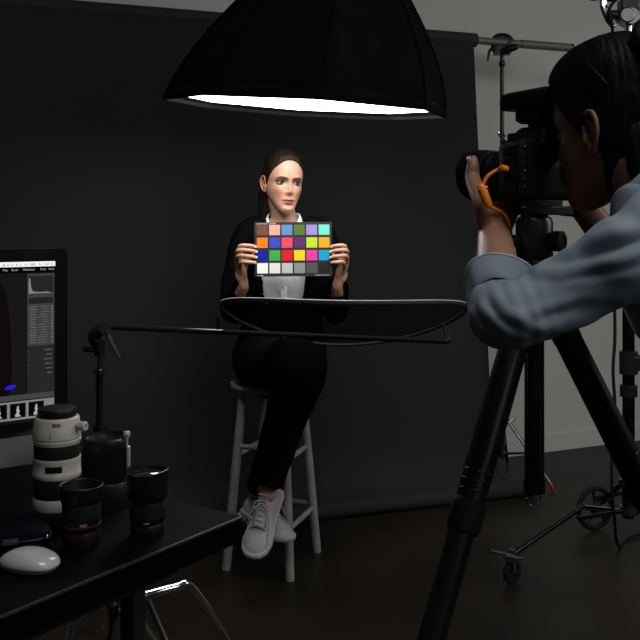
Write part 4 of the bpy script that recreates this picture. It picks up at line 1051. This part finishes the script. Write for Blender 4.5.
for i in range(40):
    a = 2*PI*i/40
    if i % 2 == 0: MB().box((0, 0, 0), (.0016, .0030, .026), LM @ Matrix.Translation((.0412*math.cos(a), .005+.0412*math.sin(a), .069)) @ Matrix.Rotation(a, 4, 'Z')).build('grip_rib', M_['camera_black'], le, smooth=0)
# flash unit in the hot shoe, head aimed along the lens
fm = MB().rings([[KM @ V(x, y-.012, z) for x, y in rrect(-.020, .020, -.022, .022, .004)] for z in (.068, .078)])
fl_ = fm.build('hot_shoe_flash', M_['camera_black'], ca)
MB().rings([[KM @ V(x*a, y*a-.006, z) for x, y in rrect(-.030, .030, -.022, .040, .010)] for z, a in ((.076, .8), (.081, 1), (.098, 1), (.103, .9))]).build('flash_body', M_['camera_black'], fl_, smooth=50)
MB().rings([sec(y, -.037*a, .037*a, .102, .102+.029*a, .009) for y, a in ((-.050, .9), (-.044, 1), (.045, 1), (.060, .96), (.066, .86))]).build('flash_head', M_['camera_black'], fl_, smooth=50)
MB().rings([sec(y, -.030, .030, .106, .124, .004) for y in (.0665, .068)]).build('flash_window', mat('flash_lens', (.25, .25, .25), .2, var=.05), fl_)

tri = V(KC.x-.012, KC.y-.01, 0)
tp_ = thing('tripod', 'black tripod with thick legs and blue-ringed ball head under the camera', 'tripod', V(tri.x, tri.y, 0))
def tz(py, d=1.52): return EYE-(py-HOR)/FPX*d
zp = KC.z-.026
def tc(z, dx=0, dy=0): return V(tri.x+dx, tri.y+dy, z)
MB().rings([[KM @ V(x-.01, y-.004, z) for x, y in rrect(-.030, .034, -.028, .028, .006)] for z in (-.066, -.0555)]).build('quick_release_plate', M_['black_metal'], tp_, bevel=.001)
cl = MB().rings([[KM @ V(x, y-.004, z) for x, y in rrect(-.036, .046, -.031, .031, .006)] for z in (-.080, -.067)]).build('plate_clamp', M_['black_metal'], tp_, bevel=.001)
MB().tube([kp_(.04, -.01, -.0735), kp_(.066, -.02, -.0735)], [.008, .010], n=14, rnd=True).build('clamp_knob', M_['rubber'], cl)
MB().cyl(tc(zp-.055), tc(zp-.028), .013).build('ball_neck', M_['dull_chrome'], tp_)
MB().ell(tc(zp-.060), (.024, .024, .020)).build('ball', M_['black_metal'], tp_)
bh = MB().lathe([(.0, -.130), (.030, -.130), (.031, -.126), (.031, -.066), (.027, -.058), (.024, -.057), (0, -.057)], Matrix.Translation(tc(zp))).build('ball_housing', M_['black_metal'], tp_)
for d_, r_, l_ in ((V(.75, -.66, 0), .0165, .030), (V(-.96, -.27, 0), .0105, .034)):
    MB().lathe([(0, .026), (.007, .026), (.007, .033), (r_, .034), (r_*1.04, .038), (r_*1.04, .030+l_*.7), (r_*.9, .030+l_*.75), (r_*.6, .030+l_*.75), (r_*.55, .030+l_*.68), (0, .030+l_*.68)], zframe(tc(zp-.098), d_), n=24).build('ball_knob', M_['rubber'], bh)
MB().lathe([(0, -.151), (.031, -.151), (.0315, -.148), (.0315, -.134), (.030, -.130), (0, -.130)], Matrix.Translation(tc(zp))).build('pan_base', M_['black_metal'], tp_)
MB().lathe([(.026, -.146), (.0325, -.1455), (.0325, -.1385), (.026, -.138)], Matrix.Translation(tc(zp))).build('blue_ring', M_['blue'], tp_)
za = zp-.185
MB().lathe([(0, -.075), (.030, -.075), (.044, -.066), (.047, -.045), (.042, -.025), (.028, -.012), (.027, .033), (0, .035)], Matrix.Translation(tc(za))).build('apex', M_['black_metal'], tp_)
zcol = tz(485)
co = MB().cyl(tc(zcol), tc(za), .0165).build('centre_column', M_['gloss_black'], tp_)
MB().cyl(tc(zcol-.012), tc(zcol+.012), .018).build('column_cap', M_['black_metal'], co)
MB().tube([tc(zcol-.01, .002), tc(zcol-.022, .010), tc(zcol-.034, .004), tc(zcol-.032, -.010), tc(zcol-.022, -.012)], .0022, n=8, k=4).build('ballast_hook', M_['chrome'], co)
for i in range(5):
    MB().box(tc(zcol+.05+i*.05, -.002, -.0163), (.006, .002, .010)).build('scale_mark', M_['black_metal'], co, smooth=0)
def tripod_leg(azim, spread=.47):
    d_ = V(math.cos(azim), math.sin(azim), 0); top = tc(za-.045)+d_*.040
    dr = (d_*spread+V(0, 0, -1)).normalized()
    L = (top.z-.012)/-dr.z
    def at(t): return top+dr*t
    lg = MB().tube([at(-.02), at(.33)], .0235, n=24).build('leg', M_['tripod_black'], tp_)
    MB().tube([at(-.03), at(.035)], .0245, n=20, rnd=True).build('leg_hinge', M_['black_metal'], lg)
    MB().lathe([(.0235, .300), (.0262, .304), (.0272, .312), (.0272, .340), (.0245, .350), (.019, .352)], zframe(top, dr), n=24).build('twist_lock', M_['rubber'], lg)
    MB().tube([at(.345), at(.66)], .0205, n=24).build('middle_section', M_['tripod_black'], lg)
    MB().lathe([(.0185, .625), (.0215, .63), (.0235, .642), (.0235, .675), (.020, .69), (.016, .692)], zframe(top, dr), n=24).build('twist_lock', M_['rubber'], lg)
    MB().tube([at(.68), at(L-.03)], .0155, n=20).build('lower_section', M_['tripod_black'], lg)
    MB().tube([at(L-.035), at(L-.008)], [.017, .014], n=16, rnd=True).build('foot', M_['rubber'], lg)
    for q in (.255, .27, .285): MB().lathe([(.0232, q), (.0241, q+.002), (.0232, q+.004)], zframe(top, dr), n=24).build('ring_mark', M_['black_metal'], lg)
azs = [math.atan2(-.135, -.145), math.atan2(.02, 1), math.atan2(.94, -.34)]
for a in azs: tripod_leg(a, .50)

# tether cable
TB = [kp_(-.0765, -.004, -.004), kp_(-.088, -.004, -.002), P(499, 169, 1.50), P(488, 176, 1.50), P(482.5, 187, 1.50), P(484, 199, 1.50), P(489, 206, 1.50), P(497, 210, 1.51), P(503, 213, 1.52), P(508, 221, 1.52), P(510.5, 232, 1.53), P(512, 262, 1.55), P(530, 296, 1.62), P(590, 285, 1.68), P(660, 330, 1.70), V(.80, 1.72, .6), V(.86, 1.72, .1), V(.95, 1.78, .006), V(1.2, 1.95, .006)]
tcb = thing('tether_cable', 'bright orange tether cable looping out of the camera side', 'cable', V(.95, 1.78, 0))
MB().tube(TB, .0032, n=10, k=6).build('cord', M_['orange'], tcb)
MB().tube([kp_(-.077, -.004, -.004), kp_(-.090, -.004, -.002)], .0062, n=10, ry=.0045).build('plug', M_['orange'], tcb)
MB().tube([P(481, 187, 1.497), P(482.5, 190, 1.497), P(486.5, 201, 1.497), P(488.5, 205, 1.497)], [.0066, .0080, .0078, .006], n=14, rnd=True).build('strain_relief', M_['orange'], tcb)
MB().tube([P(480, 189, 1.494), P(486, 187.5, 1.494)], .0035, n=8, rnd=True).build('clip', M_['orange'], tcb)

# ------------------------------------------------------------ photographer
SP = (.20, .105, .070)  # shade on the face is put into this darker skin colour
PF = V(-.643, .766, 0)
PHC = V(.464, 1.42, 1.492)
PM = Matrix.Translation(PHC) @ Matrix.Rotation(R(218), 4, 'Z') @ Matrix.Rotation(R(8), 4, 'X') @ Matrix.Scale(1.04, 4)
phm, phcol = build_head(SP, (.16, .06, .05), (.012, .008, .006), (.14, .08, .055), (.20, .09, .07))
phm.v = [PM @ v for v in phm.v]
nb = V(.520, 1.360, 1.388)
sL, sR = V(.475, 1.24, 1.325), V(.735, 1.50, 1.305)
eL = P(502, 318, 1.27); wL = P(494.5, 236, 1.535)
eR = V(.645, 1.665, 1.155); wR = V(.470, 1.600, 1.372)
ch, pv = V(.655, 1.355, 1.20), V(.735, 1.27, .93)
kL, aL = V(.68, 1.14, .50), V(.70, 1.05, .09)
kR, aR = V(.93, 1.30, .50), V(.96, 1.22, .09)
hpL, hpR = V(.68, 1.20, .90), V(.82, 1.33, .90)
TR = (sR-sL).normalized()
pb = MB()
pb.tube([pv, pv.lerp(ch, .5), ch, nb+V(.02, -.01, -.06)], [.14, .125, .13, .09], ry=[.10, .09, .095, .06], ref=tuple(TR), n=26, k=4, rnd=True)
pb.tube([nb+V(.02, -.01, -.05), nb.lerp(PHC, .35), PM @ V(0, .028, -.055)], [.066, .056, .056], n=22, k=4, rnd=True)
pb.tube([ch+V(0, 0, .08), sL, sL.lerp(eL, .5), sL.lerp(eL, .9), eL.lerp(wL, .1), eL.lerp(wL, .5), wL], [.05, .034, .032, .028, .028, .030, .0265], n=18, k=2, rnd=True)
pb.tube([ch+V(0, 0, .08), sR, sR.lerp(eR, .5), sR.lerp(eR, .9), eR.lerp(wR, .1), eR.lerp(wR, .5), wR], [.05, .034, .032, .028, .028, .030, .0265], n=18, k=2, rnd=True)
for hp, kn, an in ((hpL, kL, aL), (hpR, kR, aR)):
    pb.tube([hp, kn, an], [.085, .055, .038], n=18, k=5, rnd=True)
pb = remesh(pb, .0065, 5)
# left hand: palm under the lens, thumb up its side; right hand on the grip
LA = KC+KF*.098+V(0, 0, .005)
lh = MB()
under = LA+V(0, 0, -.056)
for i, q in enumerate((.034, .012, -.010, -.031)):
    A = under+KF*q+KR*.012; B = under+KF*q+KR*.050+V(0, 0, .022); C = LA+KF*q+KR*.054+V(0, 0, .004); D = LA+KF*(q-.004)+KR*.046+V(0, 0, .028)
    finger(lh, [A, B, C, D], .0098, .0075)
    lh.tube([wL, wL.lerp(A, .55)+V(0, 0, -.004), A], [.025, .016, .0115], n=12, k=3, rnd=True)
finger(lh, [wL, P(487.5, 221, 1.53), P(482.5, 203, 1.535), LA+KF*.012-KR*.0545+V(0, 0, -.022), LA+KF*.016-KR*.0515+V(0, 0, .002), LA+KF*.018-KR*.0500+V(0, 0, .014)], .022, .0088)
lh.ell(P(496, 215, 1.56), (.030, .028, .024))
lh.tube([wL+(eL-wL)*.72, wL+(eL-wL)*.35, wL, wL+V(0, .01, .03)], [.037, .033, .0285, .026], n=20, k=4, rnd=True)
lh = remesh(lh, .0022, 6)
rh = MB(); GP = kp_(.074, .02, -.012)
for i, q in enumerate((.018, -.002, -.022, -.041)):
    A = kp_(.088, -.012, q); B = kp_(.096, .030, q); C = kp_(.076, .066, q-.002); D = kp_(.054, .064, q-.004)
    if i == 0: C = kp_(.082, .060, .040); D = kp_(.064, .052, .048)
    finger(rh, [A, B, C, D], .0098, .0075); rh.tube([wR, wR.lerp(A, .6), A], [.025, .017, .012], n=12, k=3, rnd=True)
finger(rh, [wR, kp_(.088, -.035, -.03), kp_(.070, -.048, -.005), kp_(.048, -.044, .010)], .02, .009)
rh = remesh(rh, .0025, 5)
phc = [tuple(c*1.25 for c in SP)]
pho = person_mesh('person', [(phm, phcol), (pb, None), (lh, [(.36, .19, .12)]*len(lh.v)), (rh, None)],  # left hand and forearm painted paler than the face, as if better lit
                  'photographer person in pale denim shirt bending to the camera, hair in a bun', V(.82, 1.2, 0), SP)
for s_ in (-1, 1): eye(pho, PM, s_, (0, -1, 0))
MB().ell(LA+KF*.019-KR*.0585+V(0, 0, .014), (.0022, .0052, .0068), zframe((0, 0, 0), (0, 0, 1), KR)).build('thumbnail', M_['nail'], pho)
hl2 = [(0, .072), (22, .071), (40, .062), (55, .040), (66, .018), (76, -.002), (86, -.022), (94, .012), (106, -.040), (118, -.078), (135, -.098), (180, -.105)]
ph = hair_shell(hl2, PM, .012, .018).build('hair', M_['hair_black'], pho, smooth=180)
MB().tube([PM @ V(0, .060, -.02), PM @ V(0, .058, -.09), PM @ V(0, .060, -.135)], [.060, .056, .034], ry=[.034, .026, .016], ref=tuple(PM.to_3x3() @ V(1, 0, 0)), n=28, k=5, rnd=True).build('nape_hair', M_['hair_black'], ph, smooth=180)
# bun of coiled strands
BC = V(.515, 1.345, 1.605)
bd2 = MB().ell(BC, (.046, .046, .040))
for k in range(7):
    r_ = .046-.003*k; ax_ = V(math.sin(k*1.3)*.5, -.5, .8).normalized(); Mb = zframe(BC, ax_)
    z0 = -.022+.0075*k; rr = math.sqrt(max(.05**2-z0**2, 1e-4))*.94
    bd2.tube([Mb @ V(rr*math.cos(a), rr*math.sin(a), z0+.006*math.sin(a*2+k)) for a in [2*PI*i/28 for i in range(28)]], .0085, n=8, closed=True)
bd2.build('hair_bun', M_['hair_black'], ph, smooth=180)
# bobby pin lying on the near side of the hair
def on_hair(px, py):
    # nearest scalp point along the view ray: intersect with an ellipsoid slightly larger than the hair
    c = PHC+V(0, 0, .020); o_ = V(0, 0, EYE); d_ = (P(px, py, 1)-o_).normalized(); r_ = V(.100, .108, .122)
    oo = V((o_.x-c.x)/r_.x, (o_.y-c.y)/r_.y, (o_.z-c.z)/r_.z); dd = V(d_.x/r_.x, d_.y/r_.y, d_.z/r_.z)
    A = dd.dot(dd); B = oo.dot(dd); C = oo.dot(oo)-1; D = B*B-A*C
    return o_+d_*((-B-math.sqrt(max(D, 0)))/A)
pin = MB().tube([on_hair(587, 63), on_hair(594, 70), on_hair(601, 77), on_hair(607, 84)], .0011, n=6, k=3).build('bobby_pin', M_['dull_chrome'], ph)

# denim shirt: one remeshed shell over torso and arms, open at the neck and at the rolled cuffs
sh_ = MB()
sh_.tube([pv+V(0, 0, -.06), pv.lerp(ch, .5), ch, nb+V(.02, -.01, -.055), nb+V(.012, -.004, -.012)], [.185, .168, .170, .120, .078], ry=[.135, .125, .130, .095, .075], ref=tuple(TR), n=30, k=5, rnd=True)
sh_.tube([nb+V(.03, -.02, -.07), sL+V(.0, .0, -.002), sL.lerp(eL, .5)+V(0, 0, -.008), eL+V(.010, 0, .002), eL.lerp(wL, .18), eL.lerp(wL, .40)], [.078, .068, .051, .047, .043, .043], n=28, k=6, rnd=True)
sh_.tube([nb+V(.03, 0, -.07), sR, sR.lerp(eR, .5), eR, eR.lerp(wR, .3), eR.lerp(wR, .75)], [.07, .066, .058, .052, .046, .042], n=28, k=6, rnd=True)
sh_ = remesh(sh_, .0045, 8)
ua = (eL-sL).normalized(); fa = (wL-eL).normalized()
CREASES = [(P(572, 256, 1.20), P(650, 226, 1.17), .007, .007), (P(560, 275, 1.20), P(650, 256, 1.165), .006, .0045), (P(520, 318, 1.215), P(585, 300, 1.19), .006, .003), (P(478, 300, 1.26), P(505, 338, 1.225), .005, .003), (P(488, 292, 1.26), P(530, 330, 1.21), .005, .003)]
def crease(v):
    """folds across the sleeve near the elbow and shoulder, finer ripples elsewhere"""
    t = (v-sL).dot(ua)/(eL-sL).length; out = V(0, 0, 0)
    ax_ = sL+ua*((v-sL).dot(ua)); rd = v-ax_; l_ = rd.length
    n1 = noise.noise(V(v.x*9, v.y*9, v.z*22)); n2 = noise.noise(V(v.x*26, v.y*26, v.z*40)+V(5, 5, 5))
    amp = .008*n1+.0040*n2
    if l_ < .11 and -.5 < t < 1.2:
        # long diagonal pulls from shoulder down to the forearm
        ph_ = t*15+math.atan2(rd.z, rd.y)*1.1
        amp += .0065*math.sin(ph_)*math.exp(-((t-.02)/.36)**2)+.0008*math.sin(t*70+rd.z*90+3*n1)*math.exp(-((t-.9)/.16)**2)
    s2 = (v-eL).dot(fa)
    if s2 > 0 and (v-eL-fa*s2).length < .08: amp += .0012*math.sin(s2*120+v.x*80+4*n1)
    for a_, b_, w_, h_ in CREASES:
        ab = b_-a_; u = max(0, min(1, (v-a_).dot(ab)/ab.length_squared)); q = v-(a_+ab*u)
        if q.length < .06:
            amp += h_*(math.exp(-((q.z-.004)/w_)**2)-1.1*math.exp(-((q.z+1.6*w_)/w_)**2))*math.sin(PI*(.12+.76*u))
    return v+(rd/l_ if l_ > 1e-6 else V(0, 0, 1))*amp
sh_.v = [crease(v) for v in sh_.v]
def sh_keep(v):
    if (v-nb).dot((PHC-nb).normalized()) > .028 and (v-nb).length < .13: return False
    if (v-eL).dot(fa) > (wL-eL).length*.34 and (v-wL).length < .20: return False
    fr_ = (wR-eR).normalized()
    if (v-eR).dot(fr_) > (wR-eR).length*.74 and (v-wR).length < .14: return False
    return True
sh_ = keep(sh_, sh_keep)
den = solid(sh_.build('denim_shirt', M_['denim'], pho, smooth=180), .003)
# rolled cuff: a folded band with wavy rim
c0 = eL.lerp(wL, .13); c1 = eL.lerp(wL, .37); n = 48; rs = []
u0 = V(1, 0, 0); u0 = (u0-fa*u0.dot(fa)).normalized(); v0 = fa.cross(u0)
for t, r_ in ((0, .0470), (.02, .0500), (.25, .0520), (.6, .0535), (.9, .0560), (1.0, .0560), (1.02, .0530), (.9, .0490), (.5, .0455)):
    c_ = c0.lerp(c1, t)
    rs.append([c_+u0*((r_*.93+.0018*math.sin(3*a+t*3)+.0012*math.sin(7*a))*math.cos(a))+v0*((r_*.93+.0018*math.sin(3*a+1+t*2))*math.sin(a))+fa*(.004*math.sin(2*a+.5)) for a in [2*PI*j/n for j in range(n)]])
cf = MB().rings(rs, cap=False).build('rolled_cuff', M_['denim'], den, smooth=180)
MB().tube([c0.lerp(c1, 1.0)+u0*((.0565*.93+.0018*math.sin(3*a+3)+.0012*math.sin(7*a))*math.cos(a))+v0*((.0565*.93+.0018*math.sin(3*a+3))*math.sin(a))+fa*(.004*math.sin(2*a+.5)) for a in [2*PI*j/48 for j in range(48)]], .0021, n=6, closed=True).build('cuff_hem', M_['denim_edge'], cf)
cp_ = P(519, 290, 1.27)
MB().lathe([(0, 0), (.0055, 0), (.0055, .002), (.004, .003), (0, .003)], zframe(cp_, (.45, -.85, .25)), n=16).build('cuff_button', M_['chrome'], cf)
# collar: folded leaf around the neck with a pale stitched edge
ctr = nb+V(.012, -.006, .0); up_ = (PHC-nb+V(0, 0, .10)).normalized()
cu = (PF-up_*PF.dot(up_)).normalized(); cv_ = up_.cross(cu)
top_, bot_ = [], []
for i in range(41):
    a = R(28+304*i/40); rr = V(0, 0, 0)+cu*math.cos(a)+cv_*math.sin(a)
    lift = .016*(-math.cos(a))
    top_.append(ctr+rr*.068+up_*(.030+lift)); bot_.append(ctr+rr*(.088+.012*max(0, math.cos(a)))+up_*(-.001+lift*.6-.03*max(0, math.cos(a)-.3)))
cmb = MB(); cmb.v = top_+bot_; cmb.f = [(i, i+1, 41+i+1, 41+i) for i in range(40)]
col_ = solid(cmb.build('collar', M_['denim'], den, smooth=180), .004)
MB().tube([p+(p-ctr).normalized()*.005 for p in bot_], .0038, n=8).build('collar_stitching', M_['denim_edge'], col_)
MB().tube(top_, .0030, n=8).build('collar_fold', M_['denim_edge'], col_)
# shoulder seam
jn = MB()
jn.tube([pv+V(0, 0, .03), pv+V(0, 0, -.06)], [.165, .17], ry=[.118, .125], ref=tuple(TR), n=28, rnd=True)
for hp, kn, an in ((hpL, kL, aL), (hpR, kR, aR)):
    jn.tube([hp, hp.lerp(kn, .5), kn, kn.lerp(an, .5), an+V(0, 0, -.02)], [.105, .09, .072, .064, .056], n=22, k=5, rnd=True)
jn = remesh(jn, .008, 5); fold(jn, .006, 12)
jn = keep(jn, lambda v: v.z > .06)
solid(jn.build('jeans', M_['jeans'], pho, smooth=180), .003)
for an, yaw in ((aL, 205), (aR, 215)):
    d_ = V(math.sin(R(yaw)), -math.cos(R(yaw)), 0); s_ = V(-d_.y, d_.x, 0)
    rs = []
    for x, w_, h in ((-.075, .028, .06), (-.06, .036, .085), (0, .040, .09), (.06, .042, .065), (.12, .046, .05), (.16, .040, .04), (.185, .02, .028)):
        c_ = V(an.x, an.y, 0)+d_*x
        rs.append([c_+s_*(w_*math.cos(a)*(1 if math.sin(a) > 0 else 1))+V(0, 0, .002+(h*max(0, math.sin(a))**.7)) for a in [2*PI*j/20 for j in range(20)]])
    MB().rings(rs).build('boot', M_['rubber'], pho, smooth=60)
